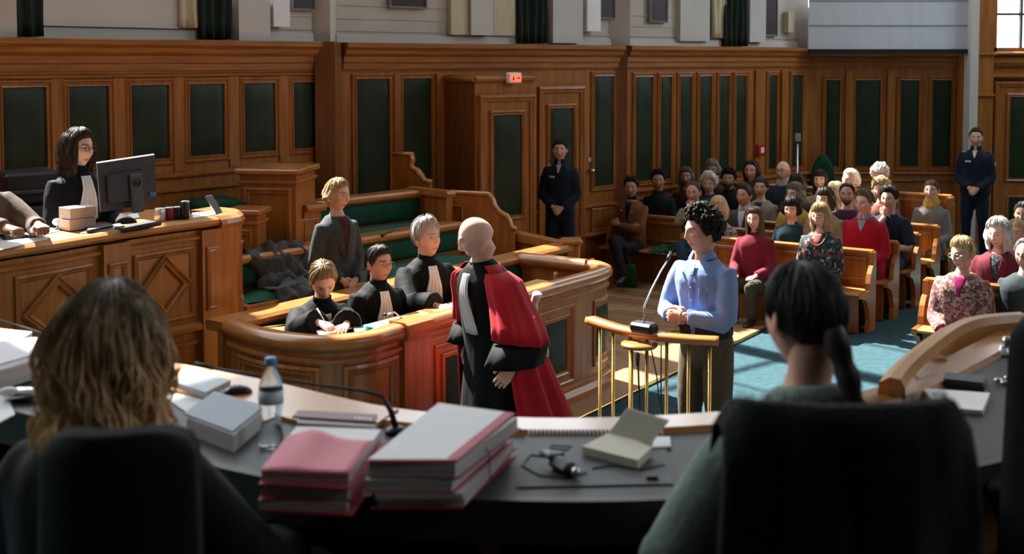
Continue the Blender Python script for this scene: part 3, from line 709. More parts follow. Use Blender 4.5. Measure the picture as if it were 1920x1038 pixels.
mb = MB(); sweep(mb, P_, [(-.32, a.z-.09), (.1, a.z-.09), (.13, a.z-.06), (.12, a.z-.01), (-.32, a.z)], step=9, smooth=True); fixn(mb.build('seat_cushion', GRN, ug))
mb = MB(); sweep(mb, P_, [(-.32, .1), (.09, .1), (.09, a.z-.08), (-.32, a.z-.08)], step=9); fixn(mb.build('seat_base', WV, ug))
# scroll-ended partitions by the middle wall
def scroll(name, label, pts, Y0, Y1, m=WV):
    X = [D(px, py, Y0+(Y1-Y0)*(px-pts[0][0])/(pts[-1][0]-pts[0][0])) for px, py in pts]
    t = thing(name, label, 'partition', (X[0].x, X[0].y, 0)); n = len(X)
    th = Vector((.02, .07, 0)); b = MB(); vs = []
    top = X; bot = [Vector((p.x, p.y, .1)) for p in X]
    for k, off in enumerate((Vector((0, 0, 0)), th)):
        vs += [p+off for p in top]+[p+off for p in bot]
    fs = []
    for i in range(n-1):
        fs += [(i, n+i, n+i+1, i+1), (2*n+i, 2*n+i+1, 3*n+i+1, 3*n+i), (i, i+1, 2*n+i+1, 2*n+i)]
    fs += [(0, 2*n, 3*n, n), (n-1, 2*n-1, 4*n-1, 3*n-1)]
    b.add(vs, fs); fixn(b.build('board', m, t))
    b = MB(); b.tube([p+th*.5+Z3*.01 for p in top], .045, 8, flat=(.6, 1.2)); b.build('capping', WR, t)
    return t, X
scroll('scroll_partition', 'oak partition with a scrolled end against the middle wall, higher one', [(737, 290), (770, 292), (771, 302), (768, 312), (772, 318), (781, 322), (788, 332), (794, 341), (806, 343)], 12.05, 11.9)
sc2, XS = scroll('scroll_partition', 'low panelled oak partition with an S-shaped end below the vestibule', [(786, 362), (850, 363), (915, 367), (922, 376), (926, 388), (934, 400), (948, 407), (954, 416), (957, 428), (966, 433)], 11.78, 11.5)
F_ = lambda s, z, h: XS[0].lerp(XS[2], s)*1.0+Vector((0, -h, z-XS[0].z))
mb = MB(); frame(mb, F_, [(.08, .9), (.62, .9), (.62, 1.24), (.08, 1.24)], [(-.02, 0), (-.02, .014), (-.005, .02), (.01, .008), (.03, .0)], 1); mb.build('panel_moulding', WV, sc2)
# coat flung over the dock bench rail
def cloth_heap(name, label, m, pts, wdt, seed, cat, amp=1.):
    mb = MB(); n = len(pts); P = []; W_ = Vector(wdt); up = Vector((.45, -.55, .7)).normalized(); M_ = (n-1)*7
    for i in range(M_+1):
        f = i/7; k = min(int(f), n-2); u = f-k; u = u*u*(3-2*u); p = Vector(pts[k]).lerp(Vector(pts[k+1]), u); r = []
        for j in range(33):
            v = j/32-.5; ww = 1+.35*noise.noise((i*.13+seed, 3, 0)); q = p+W_*v*ww+Vector((0, 0, -.05*noise.noise((v*5, i*.2, seed))))
            d = .055*abs(noise.noise((v*4.5+seed, i*.11, 1)))+.05*math.sin(v*15+i*.22+seed)*.6*noise.noise((v*2, i*.15, seed+4))+.018*noise.noise((v*17, i*.5, seed))
            r.append(q+up*(amp*d+.02-.16*abs(v)**2.5))
        P.append(r)
    mb.grid(P, True, thick=tuple(up*-.03)); o = fixn(mb.build(name, m)); tag(o, label, cat); return o
COATM = mat('dark_coat', (.034, .035, .034), .9, var=.3, vscale=12, bump=.3, bscale=30, sheen=.1)
pA = R2.F(R2.s_at(520, 1.1), 1.13, -.05); n_ = R2.at(1)[1]
heap = [pA-n_*.15-Z3*.2, pA+Z3*.03, pA+n_*.10-Z3*.08, pA+n_*.15-Z3*.20, pA+n_*.22-Z3*.26, pA+n_*.38-Z3*.26, pA+n_*.50-Z3*.34]
cloth_heap('draped_coat', 'dark wool coat flung over the dock bench rail', COATM, heap, (.37, .45, 0), 3, 'coat')

# ---- witness bar: curved handrail on brass balusters, shelf with microphone
WP = Path([(.50, 7.42), (.66, 7.16), (.86, 6.98), (1.06, 6.89), (1.22, 6.85)], 6)
wb_ = thing('witness_bar', 'curved wooden witness rail on slim brass posts', 'railing', (.86, 7.0, 0))
mb = MB(); sweep(mb, WP, [(-.035, 1.02), (.035, 1.02), (.045, 1.04), (.035, 1.065), (-.035, 1.065), (-.045, 1.04)], smooth=True); fixn(mb.build('handrail', WR, wb_))
for px in (1125, 1150, 1182, 1213, 1250, 1291, 1331):
    p = WP.F(WP.s_at(px, .9), 0, 0)
    mb = MB(); mb.lathe(p, [(.028, 0), (.028, .015), (.0105, .03), (.0105, 1.02)], 10); mb.build('baluster', BRASS, wb_)
pc = WP.F(WP.s_at(1207, 1.0), .985, .05); mb = MB(); mb.lathe(pc, [(.10, -.012), (.112, 0), (.11, .012), (.06, .016)], 20); mb.build('shelf', WR, wb_)
for dx in (-.045, .045): mb = MB(); mb.lathe(Vector((pc.x+dx, pc.y, 0)), [(.02, 0), (.010, .02), (.010, .98)], 8); mb.build('shelf_post', BRASS, wb_)
mc = thing('microphone', 'gooseneck microphone on the witness rail shelf', 'microphone', pc+Z3*.016)
bc = WP.F(WP.s_at(1207, 1.05), 1.09, .0); tdir = WP.F(WP.s_at(1230, 1), 0)-WP.F(WP.s_at(1190, 1), 0); tdir.normalize()
mb = MB(); mb.box(bc-Z3*.005, (.16, .10, .06), (tdir, Vector((-tdir.y, tdir.x, 0)), Z3), .015); mb.build('base', BLACK, mc)
top = D(1251, 488, bc.y+.25)
mb = MB(); mb.tube([bc, bc+Vector((.004, .02, .12)), bc.lerp(top, .45)+Vector((-.02, 0, .04)), bc.lerp(top, .8)+Vector((-.008, 0, .02)), top], [.006, .006, .0055, .005, .005], 8); mb.build('gooseneck', STEEL, mc)
mb = MB(); mb.tube([top, top+Vector((.012, .02, .02)), top+Vector((.03, .05, .045))], [.009, .011, .008], 8); mb.build('capsule', BLACK, mc)
cbl = thing('microphone_cable', 'thin black cable hanging below the witness microphone', 'cable', (pc.x, pc.y, 0))
mb = MB(); mb.tube([pc+Vector((-.02, -.1, -.02)), pc+Vector((-.015, -.12, -.2)), pc+Vector((0, -.11, -.5)), pc+Vector((.03, -.1, -.8)), pc+Vector((.05, -.05, -.975))], .006, 6); mb.build('lead', BLACK, cbl)
mb = MB(); mb.tube([pc+Vector((.06, -.10, -.0)), pc+Vector((.09, -.12, -.15)), pc+Vector((.11, -.12, -.32)), pc+Vector((.14, -.12, -.46)), pc+Vector((.12, -.1, -.3)), pc+Vector((.12, -.09, .02))], .004, 6); mb.build('loop', BLACK, cbl)
mb = MB(); mb.tube([pc+Vector((-.02, -.1, -.03)), pc+Vector((-.02, -.11, -.1))], [.014, .009], 8); mb.build('plug', BLACK, cbl)

# ---- public benches
rd = Vector((.84, -.543, 0)).normalized(); bd = Vector((.543, .84, 0)).normalized()     # along the row, towards the back
def pew(label, endp, length, zt=.78, zs=.42, hi=False, z0=0.):
    E = Vector((endp[0], endp[1], z0)); t = thing('pew', label, 'bench', E, 0, 'public benches')
    ax = (rd, bd, Z3); c = E-rd*length/2
    mb = MB(); mb.box(c+Z3*(zt/2+.02), (length, .03, zt-.04), ax); mb.build('backrest', WV, t)
    mb = MB(); mb.box(c+Z3*zt, (length+.02, .065, .045), ax, .012); mb.build('top_rail', WR, t)
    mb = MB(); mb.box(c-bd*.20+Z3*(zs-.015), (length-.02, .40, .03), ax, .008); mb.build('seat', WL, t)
    mb = MB(); mb.box(c-bd*.30+Z3*(zs/2-.02), (length-.1, .025, zs-.06), ax); mb.build('seat_front', WD, t)
    pr = [(-.035, 0), (-.035, zt), (.045, zt), (.045, zt-.12), (.09, zt-.14), (.15, zt-.20), (.19, zt-.29), (.20, zs), (.40, zs), (.40, zs-.05), (.30, zs-.08), (.21, zs-.17), (.17, zs-.30), (.19, 0)]
    for e in (0, 1):
        mb = MB(); mb.prism(pr, E-rd*(.0 if e == 0 else length)-rd*.02, -bd, Z3, rd*.045); fixn(mb.build('end_panel', WV, t))
    nb = max(1, int(length/.9))
    for k in range(nb):
        s0 = -length+length*k/nb+.08; s1 = -length+length*(k+1)/nb-.08
        F = lambda s, z, h: E+rd*s-bd*(.016+h)+Z3*z
        mb = MB(); frame(mb, F, [(s0, zs+.08), (s1, zs+.08), (s1, zt-.08), (s0, zt-.08)], MOLDS, 1); mb.build('panel_moulding', WV, t)
    if hi:
        mb = MB(); mb.box(E+Z3*(zt/2)-bd*.06, (.06, .22, zt), ax, .01); mb.build('end_post', WV, t)
        for k in range(3): mb = MB(); mb.box(E+rd*.032-bd*(.0+.055*k)+Z3*zt*.5, (.02, .03, zt-.16), ax, .006); mb.build('flute', WV, t)
    return t
e1 = U(1637, 472, .78); PE = [e1]
for k in range(1, 4): PE.append(e1+Vector((.43, .59, 0))*k)
pew('front public bench, where the woman in floral blouse sits', e1[:2], 1.75)
pew('second public bench, where the man in red sweater sits', PE[1][:2], 1.95)
pew('third public bench, where the man in navy with hand on chin sits', PE[2][:2], 2.2)
pew('short public bench on the left, where the man in brown jacket sits', (2.5, 13.82), 1.45)
pew('fourth public bench, in front of the woman with yellow scarf', PE[3][:2], 3.3)
eh = Vector((5.25, 13.95, 0)); pew('last public bench with a higher back, below the back wall', eh[:2], 3.05, 1.07, .48, True)
er = U(1850, 535, .78)+rd*1.2; pew('bench at the right edge behind the woman in pink cardigan', er[:2], 1.7)
pew('bench at the right edge under the woman in maroon blazer', (er+bd*.72)[:2], 1.5)
# ================================================================== PEOPLE
def gs(x, z, x0, z0, sx, sz): return np.exp(-((x-x0)/sx)**2-((z-z0)/sz)**2)
def lin(c): return tuple(c)
def head_pts(th, ph, fem=0., fat=0.):                 # numpy arrays of polar angle and azimuth (0 = front) -> xyz, local to head centre
    x = np.sin(th)*np.sin(ph); y = -np.sin(th)*np.cos(ph); z = np.cos(th)
    a = .0765-.003*fem+.004*fat; c = .118-.004*fem
    low = np.clip(-z, 0, 1); fr = np.clip(-y, 0, 1); bk = np.clip(y, 0, 1)
    X = a*x*(1-.30*low**1.6*(1-.4*fat))
    Y = np.where(y < 0, .092, .104)*y
    Y = np.where(y > 0, Y*(1-.78*low**.95), Y*(1-.10*low))
    Z = c*z
    f = np.clip(fr*1.6, 0, 1)
    d = .011*gs(X, Z, 0, .010, .011, .022)+.021*gs(X, Z, 0, -.021, .0125, .015)
    for s in (-1, 1):
        d = d+.006*gs(X, Z, s*.012, -.030, .008, .007)-.011*gs(X, Z, s*.031, .014, .015, .010)+.006*gs(X, Z, s*.03, .035, .022, .008)*(1-.5*fem)
        d = d+.005*gs(X, Z, s*.043, -.014, .02, .02)+.004*fat*gs(X, Z, s*.04, -.05, .03, .03)
    d = d+.007*gs(X, Z, 0, -.0555, .02, .005)+.0075*gs(X, Z, 0, -.068, .018, .0055)-.004*gs(X, Z, 0, -.0618, .022, .0022)
    d = d+.011*gs(X, Z, 0, -.099, .022, .016)-.004*gs(X, Z, 0, -.082, .02, .006)
    return X, Y-d*f, Z
NT, NP = 46, 52
_u = np.linspace(-math.pi, math.pi, NP, endpoint=False); _PH = _u-.42*np.sin(_u)
_TH = np.linspace(.02, math.pi*.985, NT)
_T, _P = np.meshgrid(_TH, _PH, indexing='ij')
def lerp_tab(tab, x):
    return np.interp(x, [t[0] for t in tab], [t[1] for t in tab])
def make_head(mb, R, C, skin, fem, fat, brow, lips, beard=None, stubble=0, eye=(.05, .03, .02)):
    X, Y, Z = head_pts(_T, _P, fem, fat)
    col = np.ones(X.shape+(3,))*np.array(skin)
    front = (Y < -.02)
    def mix(w, c):
        nonlocal col
        w = np.clip(w, 0, 1)[..., None]; col = col*(1-w)+np.array(c)*w
    for s in (-1, 1):
        mix(.45*gs(X, Z, s*.045, -.025, .022, .02)*front, (skin[0]*1.02, skin[1]*.72, skin[2]*.68))
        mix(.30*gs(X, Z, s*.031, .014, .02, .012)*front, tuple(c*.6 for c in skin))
        mix(.95*np.exp(-((Z-.036+.10*np.clip(abs(X-s*.03)-.006, 0, 1))/.0045)**2)*(abs(X-s*.031) < .02)*front, brow)
    mix(.25*gs(X, Z, 0, -.024, .012, .012)*front, (skin[0], skin[1]*.7, skin[2]*.65))
    mix(.9*(np.exp(-((Z+.0618)/.0085)**2)*np.clip(1.25-(X/.0235)**2, 0, 1))*front, lips)
    mix(.9*np.exp(-((Z+.0618)/.002)**2)*(abs(X) < .024)*front, tuple(c*.35 for c in lips))
    if beard is not None or stubble:
        bc = beard if beard is not None else tuple(c*.55 for c in skin)
        w = np.clip((-.038-Z)/.014, 0, 1)*(abs(X) < .08)*(Y < .03)
        w = w*(1-.9*np.exp(-((Z+.0618)/.009)**2-(X/.022)**2))*(1-np.exp(-((Z+.035)/.012)**2-(X/.02)**2)*.6)
        w = np.maximum(w, np.clip(.9-(abs(X)-.066)/.01, 0, 1)*(abs(X) > .062)*(Z > -.06)*(Z < .01)*(Y < .0))
        mix(w*(.92 if beard is not None else stubble), bc)
    n = NP; V = np.stack([X, Y, Z], -1).reshape(-1, 3)
    V = V @ np.array(R.to_3x3()).T+np.array(C)
    fs = [(i*n+j, (i+1)*n+j, (i+1)*n+(j+1) % n, i*n+(j+1) % n) for i in range(NT-1) for j in range(n)]
    fs.append(tuple(range(n))); fs.append(tuple(range((NT-1)*n, NT*n))[::-1])
    mb.add(V.tolist(), fs, True, col.reshape(-1, 3).tolist())
    for s in (-1, 1):                                 # eyes and ears belong to the same body mesh
        th = math.acos(.014/.116); ph = s*.40
        ex_, ey_, ez_ = head_pts(np.array(th), np.array(ph), fem, fat)
        c = Vector((s*.031, float(ey_)+.0075, .0135)); rings = []; cols = []
        for i in range(9):
            t = math.pi*i/8*.99+.01; rr = []
            for k in range(10):
                q = Vector((.0125*math.sin(t)*math.cos(.628*k), -.0125*math.cos(t), .0105*math.sin(t)*math.sin(.628*k)))
                rr.append(R @ (c+q)+C)
                cl = (.02, .015, .012) if t < .30 else (eye if t < .62 else (.62, .60, .58))
                if q.z > .0045: cl = tuple(x*.62 for x in skin)
                if q.z < -.006: cl = tuple(x*.8 for x in skin)
                cols.append(cl)
            rings.append(rr)
        mb.loft(rings, True, cols=cols)
        er_ = []; ec_ = []
        for i in range(7):
            t = math.pi*i/6*.98+.02; rr = []
            for k in range(10):
                a = .628*k
                q = Vector((s*(.004+.010*math.cos(t)*.0+.0085*(math.sin(t)*math.cos(a))*.4+.009*(i/6-.5)), .017*math.sin(t)*math.cos(a), .030*math.sin(t)*math.sin(a)))
                q.y += .004*(q.z/.03); rr.append(R @ (Vector((s*.0785, .012, -.004))+q)+C); ec_.append((skin[0], skin[1]*.82, skin[2]*.78))
            er_.append(rr)
        mb.loft(er_, True, cols=ec_)

# ---- hands: palm and five bent fingers, made once per pose
def hand_template(curl, spread=.12, thumb=.5):
    mb = MB()
    pal = []
    for t, w_, h_ in ((-.03, .024, .020), (0, .027, .018), (.03, .036, .016), (.065, .041, .014), (.09, .040, .012), (.098, .034, .007)):
        pal.append([Vector((math.cos(2*math.pi*k/12)*w_, t, math.sin(2*math.pi*k/12)*h_)) for k in range(12)])
    mb.loft(pal)
    for i, (x, ln, r) in enumerate(((-.030, .072, .0092), (-.0105, .082, .0096), (.0100, .076, .0092), (.0285, .060, .0082))):
        p = Vector((x, .080+(.004 if i in (1, 2) else 0), .0)); a = 0; d0 = (x/.03)*spread; pts = [p-Vector((0, .015, 0)), p]; rr = [r, r*1.05]
        for k, f in enumerate((.42, .32, .26)):
            a += curl*(.9, 1.2, .8)[k]
            p = p+Vector((math.sin(d0)*math.cos(a), math.cos(d0)*math.cos(a), -math.sin(a)))*ln*f; pts.append(p); rr.append(r*(1., .92, .66)[k])
        mb.tube(pts, rr, 8)
    p = Vector((-.026, .015, -.004)); pts = [Vector((-.012, .0, 0)), p]; rr = [.014, .0135]
    d = Vector((-.75, .62, -.35*thumb)).normalized(); p = p+d*.036; pts.append(p); rr.append(.0115)
    d = Vector((-.35*(1-thumb*.6), .86, -.5*thumb)).normalized(); p = p+d*.03; pts.append(p); rr.append(.0102)
    d = Vector((-.05+.25*thumb, .95, -.45*thumb)).normalized(); p = p+d*.024; pts.append(p); rr.append(.007)
    mb.tube(pts, rr, 8)
    return np.array([tuple(q) for q in mb.v]), list(mb.f)
HANDS = {'relax': hand_template(.38, .06, .45), 'grip': hand_template(.85, .0, .9), 'flat': hand_template(.12, .12, .2), 'fist': hand_template(1.25, .0, 1.)}
def add_hand(mb, kind, wrist, fdir, pnorm, side, skin, sc=1.0):  # fdir: along the fingers; pnorm: out of the back of the hand; side +1 left
    V, F = HANDS[kind]; y = Vector(fdir).normalized(); z = Vector(pnorm); z = z-y*z.dot(y)
    if z.length < 1e-4: z = y.orthogonal()
    z.normalize(); x = y.cross(z)                      # thumb lies on -x of the template
    # left hand, palm down, fingers forward: thumb points to the body's right
    M = np.array([tuple(x*-side), tuple(y), tuple(z)])
    P = (V*sc) @ M+np.array(wrist)
    fs = F if side < 0 else [q[::-1] for q in F]
    hs = (skin[0]*.97, skin[1]*.88, skin[2]*.85)
    mb.add(P.tolist(), fs, True, [hs]*len(P))

def ik(S, T, l1, l2, pole):
    S, T = Vector(S), Vector(T); d = T-S; L = d.length
    if L > (l1+l2)*.995: T = S+d*((l1+l2)*.995/L); d = T-S; L = d.length
    a = (l1*l1-l2*l2+L*L)/(2*L); h = math.sqrt(max(0, l1*l1-a*a)); n = d/L
    p = Vector(pole)-S; p = p-n*p.dot(n)
    if p.length < 1e-5: p = n.orthogonal()
    return S+n*a+p.normalized()*h, T
TORSO = [(-.13, .172, .118), (-.06, .180, .125), (.03, .172, .120), (.13, .155, .110), (.24, .160, .116), (.34, .172, .122), (.41, .176, .119), (.455, .160, .108), (.49, .126, .092), (.515, .094, .078), (.535, .074, .068)]
class Person:
    def __init__(s, label, head, yaw=0., pose='sit', lean=4, hd=(0, 0, 0), scale=1., girth=1., fem=0, z0=0., group=None, side_lean=0):
        s.scale, s.girth, s.fem, s.pose = scale, girth, fem, pose; s.hk = scale*1.08
        k = scale; ln = math.radians(lean); s.sd = Vector((math.sin(math.radians(side_lean)), -math.sin(ln), math.cos(ln))).normalized()
        s.fw = Vector((0, -math.cos(ln), -math.sin(ln)))
        H = Vector(head)
        nb = s.sd*.555*k; up = (s.sd*.4+Vector((0, 0, .6))).normalized()
        hoff = nb+up*.145*k+Vector((0, -.020, 0))*k
        s.hoff = hoff
        Rz = Matrix.Rotation(math.radians(yaw), 3, 'Z'); s.yaw = math.radians(yaw)
        pel = H-Rz @ hoff                               # pelvis in the world
        s.pz = pel.z-z0; s.base = Vector((pel.x, pel.y, z0))
        s.pel = Vector((0, 0, s.pz)); s.hc = s.pel+hoff
        s.headR = Matrix.Rotation(math.radians(hd[0]), 3, 'Z') @ Matrix.Rotation(math.radians(hd[1]), 3, 'X') @ Matrix.Rotation(math.radians(hd[2]), 3, 'Y')
        s.root = thing('person', label, 'person', s.base, s.yaw, group); s.Rz = Rz
        s.nb = s.pel+nb; s.sh = {}
        for sd in (-1, 1): s.sh[sd] = s.pel+s.sd*.432*k+Vector((sd*(.170-.014*fem)*k*(.6+.4*girth), .0, 0))
        s.tr = [(t*k, w_*k*girth*(1-.05*fem), d*k*(.45+.55*girth)) for t, w_, d in TORSO]
        s.toff = .012; s.topo = None; s.wr = {}; s.el = {}; s.hand = {}; s.kn = None
    def loc(s, P): return s.Rz.transposed() @ (Vector(P)-s.base)    # world -> local
    def tpt(s, t, x, off=0.):                           # front surface of the torso
        w_ = np.interp(t, [q[0] for q in s.tr], [q[1] for q in s.tr]); d = np.interp(t, [q[0] for q in s.tr], [q[2] for q in s.tr])
        u = max(-.98, min(.98, x/w_)); y = d*math.sqrt(1-u*u)
        return s.pel+s.sd*t+Vector((x, 0, 0))+s.fw*(y+off)
    def ring(s, t, w_, d, n=20, off=0., e=1.0):
        c = s.pel+s.sd*t; out = []
        for k in range(n):
            a = 2*math.pi*k/n; ca, sa = math.cos(a), math.sin(a)
            out.append(c+Vector((1, 0, 0))*(w_+off)*math.copysign(abs(ca)**.85, ca)+s.fw*-1*(d+off)*math.copysign(abs(sa)**.9, sa)*e)
        return out
    def arm(s, side, wrist, pole=None, hand='relax', fdir=None, pn=None):
        k = s.scale; W = Vector(wrist); sh = s.sh[side]
        pole = Vector(pole) if pole is not None else sh+Vector((side*.25, .25, -.5))
        e, W = ik(sh, W, .285*k, .26*k, pole); s.wr[side] = W; s.el[side] = e
        fd = Vector(fdir) if fdir is not None else (W-e).normalized()
        s.hand[side] = (hand, fd, Vector(pn) if pn is not None else Vector((0, -.5, 1)))
    def arms(s, kind):
        p, k = s.pel, s.scale
        if kind == 'lap':
            s.arm(1, p+Vector((.10, -.27, .10))*k, hand='relax', fdir=(-.8, -.5, -.1), pn=(0, -.6, .8)); s.arm(-1, p+Vector((-.10, -.29, .09))*k, hand='relax', fdir=(.8, -.5, -.1), pn=(0, -.6, .8))
        elif kind == 'crossed':
            s.arm(1, p+Vector((-.07, -.23, .25))*k, p+Vector((.45, -.1, .1)), 'relax', (-1, .1, .25), (0, -1, .2)); s.arm(-1, p+Vector((.08, -.20, .22))*k, p+Vector((-.45, -.1, .1)), 'relax', (1, .1, .2), (0, -1, .2))
        elif kind == 'clasp':
            s.arm(1, p+Vector((.06, -.19, .02))*k, p+Vector((.5, .25, .2)), 'grip', (-.75, -.25, -.6), (0, -1, .1)); s.arm(-1, p+Vector((-.06, -.17, .03))*k, p+Vector((-.5, .25, .2)), 'grip', (.75, -.25, -.6), (0, -1, .1))
        elif kind == 'side':
            for sd in (-1, 1): s.arm(sd, p+Vector((sd*.25, -.05, -.08))*k, p+Vector((sd*.4, .5, .2)), 'relax', (0, -.15, -1), (sd, 0, 0))
        elif kind == 'thigh':
            for sd in (-1, 1): s.arm(sd, p+Vector((sd*.13, -.33, .12))*k, hand='flat', fdir=(-sd*.2, -1, -.1), pn=(0, 0, 1))
        elif kind == 'chin':
            ch = s.hc+s.headR @ Vector((-.0, -.10, -.15))*k
            s.arm(-1, ch+Vector((-.02, .0, -.03)), p+Vector((-.35, -.5, -.1)), 'grip', (.15, .2, 1), (.1, -1, 0)); s.arm(1, p+Vector((.02, -.25, .16))*k, p+Vector((.5, -.1, 0)), 'relax', (-1, .0, .1), (0, -1, .3))
    def build_body(s, skin, hair=(.02, .015, .01), lips=None, beard=None, stubble=0, fat=0., eye=(.06, .04, .025), bare=0.):
        mb = MB(); k = s.scale; s.skin = skin
        lips = lips or (skin[0]*.82, skin[1]*.48, skin[2]*.45)
        c0 = s.hc; cols = []
        rings = []                                      # core: torso, neck up into the skull
        for t, w_, d in s.tr[3:-1]:
            rings.append(s.ring(t, w_*.84, d*.84, 14)); cols += [skin]*14
        hp = c0+s.headR @ Vector((0, .030, -.072))*k; hp2 = c0+s.headR @ Vector((0, .03, -.02))*k
        for q, r in ((s.nb-s.sd*.02*k, .066), (s.nb+s.sd*.02*k, .056-.006*s.fem), (s.nb.lerp(hp, .55), .058-.010*s.fem), (hp, .061-.010*s.fem), (hp2, .054-.006*s.fem)):
            rings.append([Vector(q)+Vector((math.cos(2*math.pi*i/14)*r, math.sin(2*math.pi*i/14)*r*1.02, 0))*k for i in range(14)])
            cols += [(skin[0]*.95, skin[1]*.9, skin[2]*.88)]*14
        mb.loft(rings, True, cols=cols)
        for sd in (-1, 1):
            if sd in s.wr:
                S, E, Wp = s.sh[sd], s.el[sd], s.wr[sd]; pts = []; rr = []
                for f, r in ((0, .045), (.5, .042), (.9, .036)): pts.append(S.lerp(E, f)); rr.append(r*k)
                for f, r in ((.1, .037), (.4, .036), (.75, .029), (1., .0245)): pts.append(E.lerp(Wp, f)); rr.append(r*k)
                m0 = len(mb.v); mb.tube(pts, rr, 10); mb.c = mb.c[:m0]+[skin]*(len(mb.v)-m0)
                kind, fd, pn = s.hand[sd]; add_hand(mb, kind, Wp+Vector(fd).normalized()*.012*k, fd, pn, sd, skin, k*(1-.07*s.fem))
        M = Matrix.Scale(s.hk, 3); make_head(mb, s.headR @ M, c0, skin, s.fem, fat, tuple(min(.3, x*.8) for x in hair), lips, beard, stubble, eye)
        o = mb.build('body', SKIN, None); s.put(o); return o
    def put(s, o, parent=None):
        o.parent = parent or s.root                     # parts are modelled in the person's own frame
        return o
    def soft(s, o, vox, it=4, f=.5):
        m = o.modifiers.new('remesh', 'REMESH'); m.mode = 'VOXEL'; m.voxel_size = vox; m.use_smooth_shade = True
        q = o.modifiers.new('smooth', 'SMOOTH'); q.iterations = it; q.factor = f
    def top(s, m, name='shirt', off=.012, sl=(.066, .056, .050, .047, .040), cuff=True, length=-.13, vox=.013, flare=0., sleeve_to=1., high=0., fold=.008, seed=0):
        mb = MB(); k = s.scale; rings = []
        for t, w_, d in s.tr:
            if t < length*k: continue
            fl = flare*max(0, (.2*k-t)/(.33*k))
            rings.append(s.ring(t, w_, d, 24, off+fl))
        s.toff = off
        if high: rings.append(s.ring(.565*k, .060*k, .058*k, 24, high))
        mb.loft(rings, True)
        for sd in (-1, 1):
            if sd not in s.wr: continue
            S, E, Wp = s.sh[sd], s.el[sd], s.wr[sd]; pts = [s.pel+s.sd*.43*k+Vector((sd*.10*k, 0, 0))]; rr = [sl[0]*k*.85]
            for f, r in ((0, sl[0]), (.2, (sl[0]+sl[1])/2), (.55, sl[1]), (.92, sl[2])): pts.append(S.lerp(E, f)); rr.append(r*k)
            for f, r in ((.08, sl[2]), (.4, sl[3]), (.75, (sl[3]+sl[4])/2), (.97, sl[4])):
                if f <= sleeve_to+.05: pts.append(E.lerp(Wp, min(f, sleeve_to))); rr.append(r*k)
            mb.tube(pts, rr, 14)
        rs = seed*7.3+len(s.root.name)
        if fold:
            V = []
            for p in mb.v:
                q = Vector(p); n = noise.noise((q.x*9+rs, q.y*9, q.z*5))*.6+noise.noise((q.x*20, q.y*20+rs, q.z*9))*.4
                c = s.pel+s.sd*(q-s.pel).dot(s.sd); dv = q-c; dv = dv.normalized() if dv.length > 1e-4 else dv
                V.append(tuple(q+dv*n*fold))
            mb.v = V
        o = mb.build(name, m); s.put(o); s.soft(o, vox); s.topo = o; return o
    def legs(s, m, name='trousers', rad=(.092, .085, .066, .058, .052), spread=.10, knee=None, shoe=None, thigh=.43, cross=False, vox=.016):
        mb = MB(); k = s.scale; s.kn = {}
        rings = [s.ring(t*k, w_*k*s.girth, d*k*s.girth, 20, .006) for t, w_, d in ((-.14, .15, .105), (-.10, .175, .12), (0, .178, .122), (.08, .165, .115), (.11, .160, .112))]
        mb.loft(rings)
        for sd in (-1, 1):
            hip = s.pel+Vector((sd*.088, .0, -.05))*k
            if s.pose == 'sit':
                kn = Vector((sd*spread, -thigh, s.pz/k+.0-.02))*k; kn.z = max(s.pz-.01, .40); an = Vector((sd*spread*1.0, -thigh*.86, .09/k))*k
            else:
                kn = Vector((sd*.105, -.025, s.pz/k*.53))*k; an = Vector((sd*.115, .02, .085/k))*k
            if cross and sd < 0: kn = Vector((-.02, -thigh-.04, s.pz+.09)); an = Vector((.22, -thigh-.22, s.pz-.28))
            s.kn[sd] = (kn, an)
            pts = [hip, hip.lerp(kn, .35), hip.lerp(kn, .75), kn, kn.lerp(an, .3), kn.lerp(an, .7), an-Vector((0, 0, .02))]
            mb.tube(pts, [r*k for r in (rad[0], rad[0], rad[1], rad[2]*1.05, rad[2]*.98, rad[3], rad[4])], 14)
        o = mb.build(name, m); s.put(o); s.soft(o, vox)
        if shoe:
            for sd in (-1, 1):
                kn, an = s.kn[sd]; rings = []
                for y, w_, h, zc in ((.06, .02, .02, .04), (.05, .034, .04, .045), (0, .036, .05, .05), (-.06, .042, .034, .036), (-.13, .046, .026, .028), (-.18, .036, .02, .024), (-.195, .015, .01, .02)):
                    c = Vector((an.x, an.y+y*k, an.z-.085*k+zc*k)); rings.append([c+Vector((math.cos(2*math.pi*i/10)*w_, 0, max(-zc, math.sin(2*math.pi*i/10)*h)))*k for i in range(10)])
                b = MB(); b.loft(rings); s.put(fixn(b.build('shoe', shoe)))
    # ---- clothing details laid on the front of the torso
    def patch(s, name, m, rows, off=.0, thick=.006, pleat=0., n=10, amp=.004):   # rows: (t, x_left, x_right)
        off = s.toff+.007+max(0, off-.016); P = []; k = s.scale; N_ = (len(rows)-1)*4
        for i in range(N_+1):
            f = i/4; a = min(int(f), len(rows)-2); u = f-a; r = []
            t, x0, x1 = [rows[a][q]*(1-u)+rows[a+1][q]*u for q in range(3)]
            for j in range(n+1):
                v = j/n; x = x0+(x1-x0)*v
                r.append(s.tpt(t*k, x*k, off*k+(amp*math.sin(v*pleat*6.28) if pleat else 0)))
            P.append(r)
        mb = MB(); mb.grid(P, True, thick=s.fw*(-thick)); o = fixn(mb.build(name, m)); s.put(o, s.topo); return o
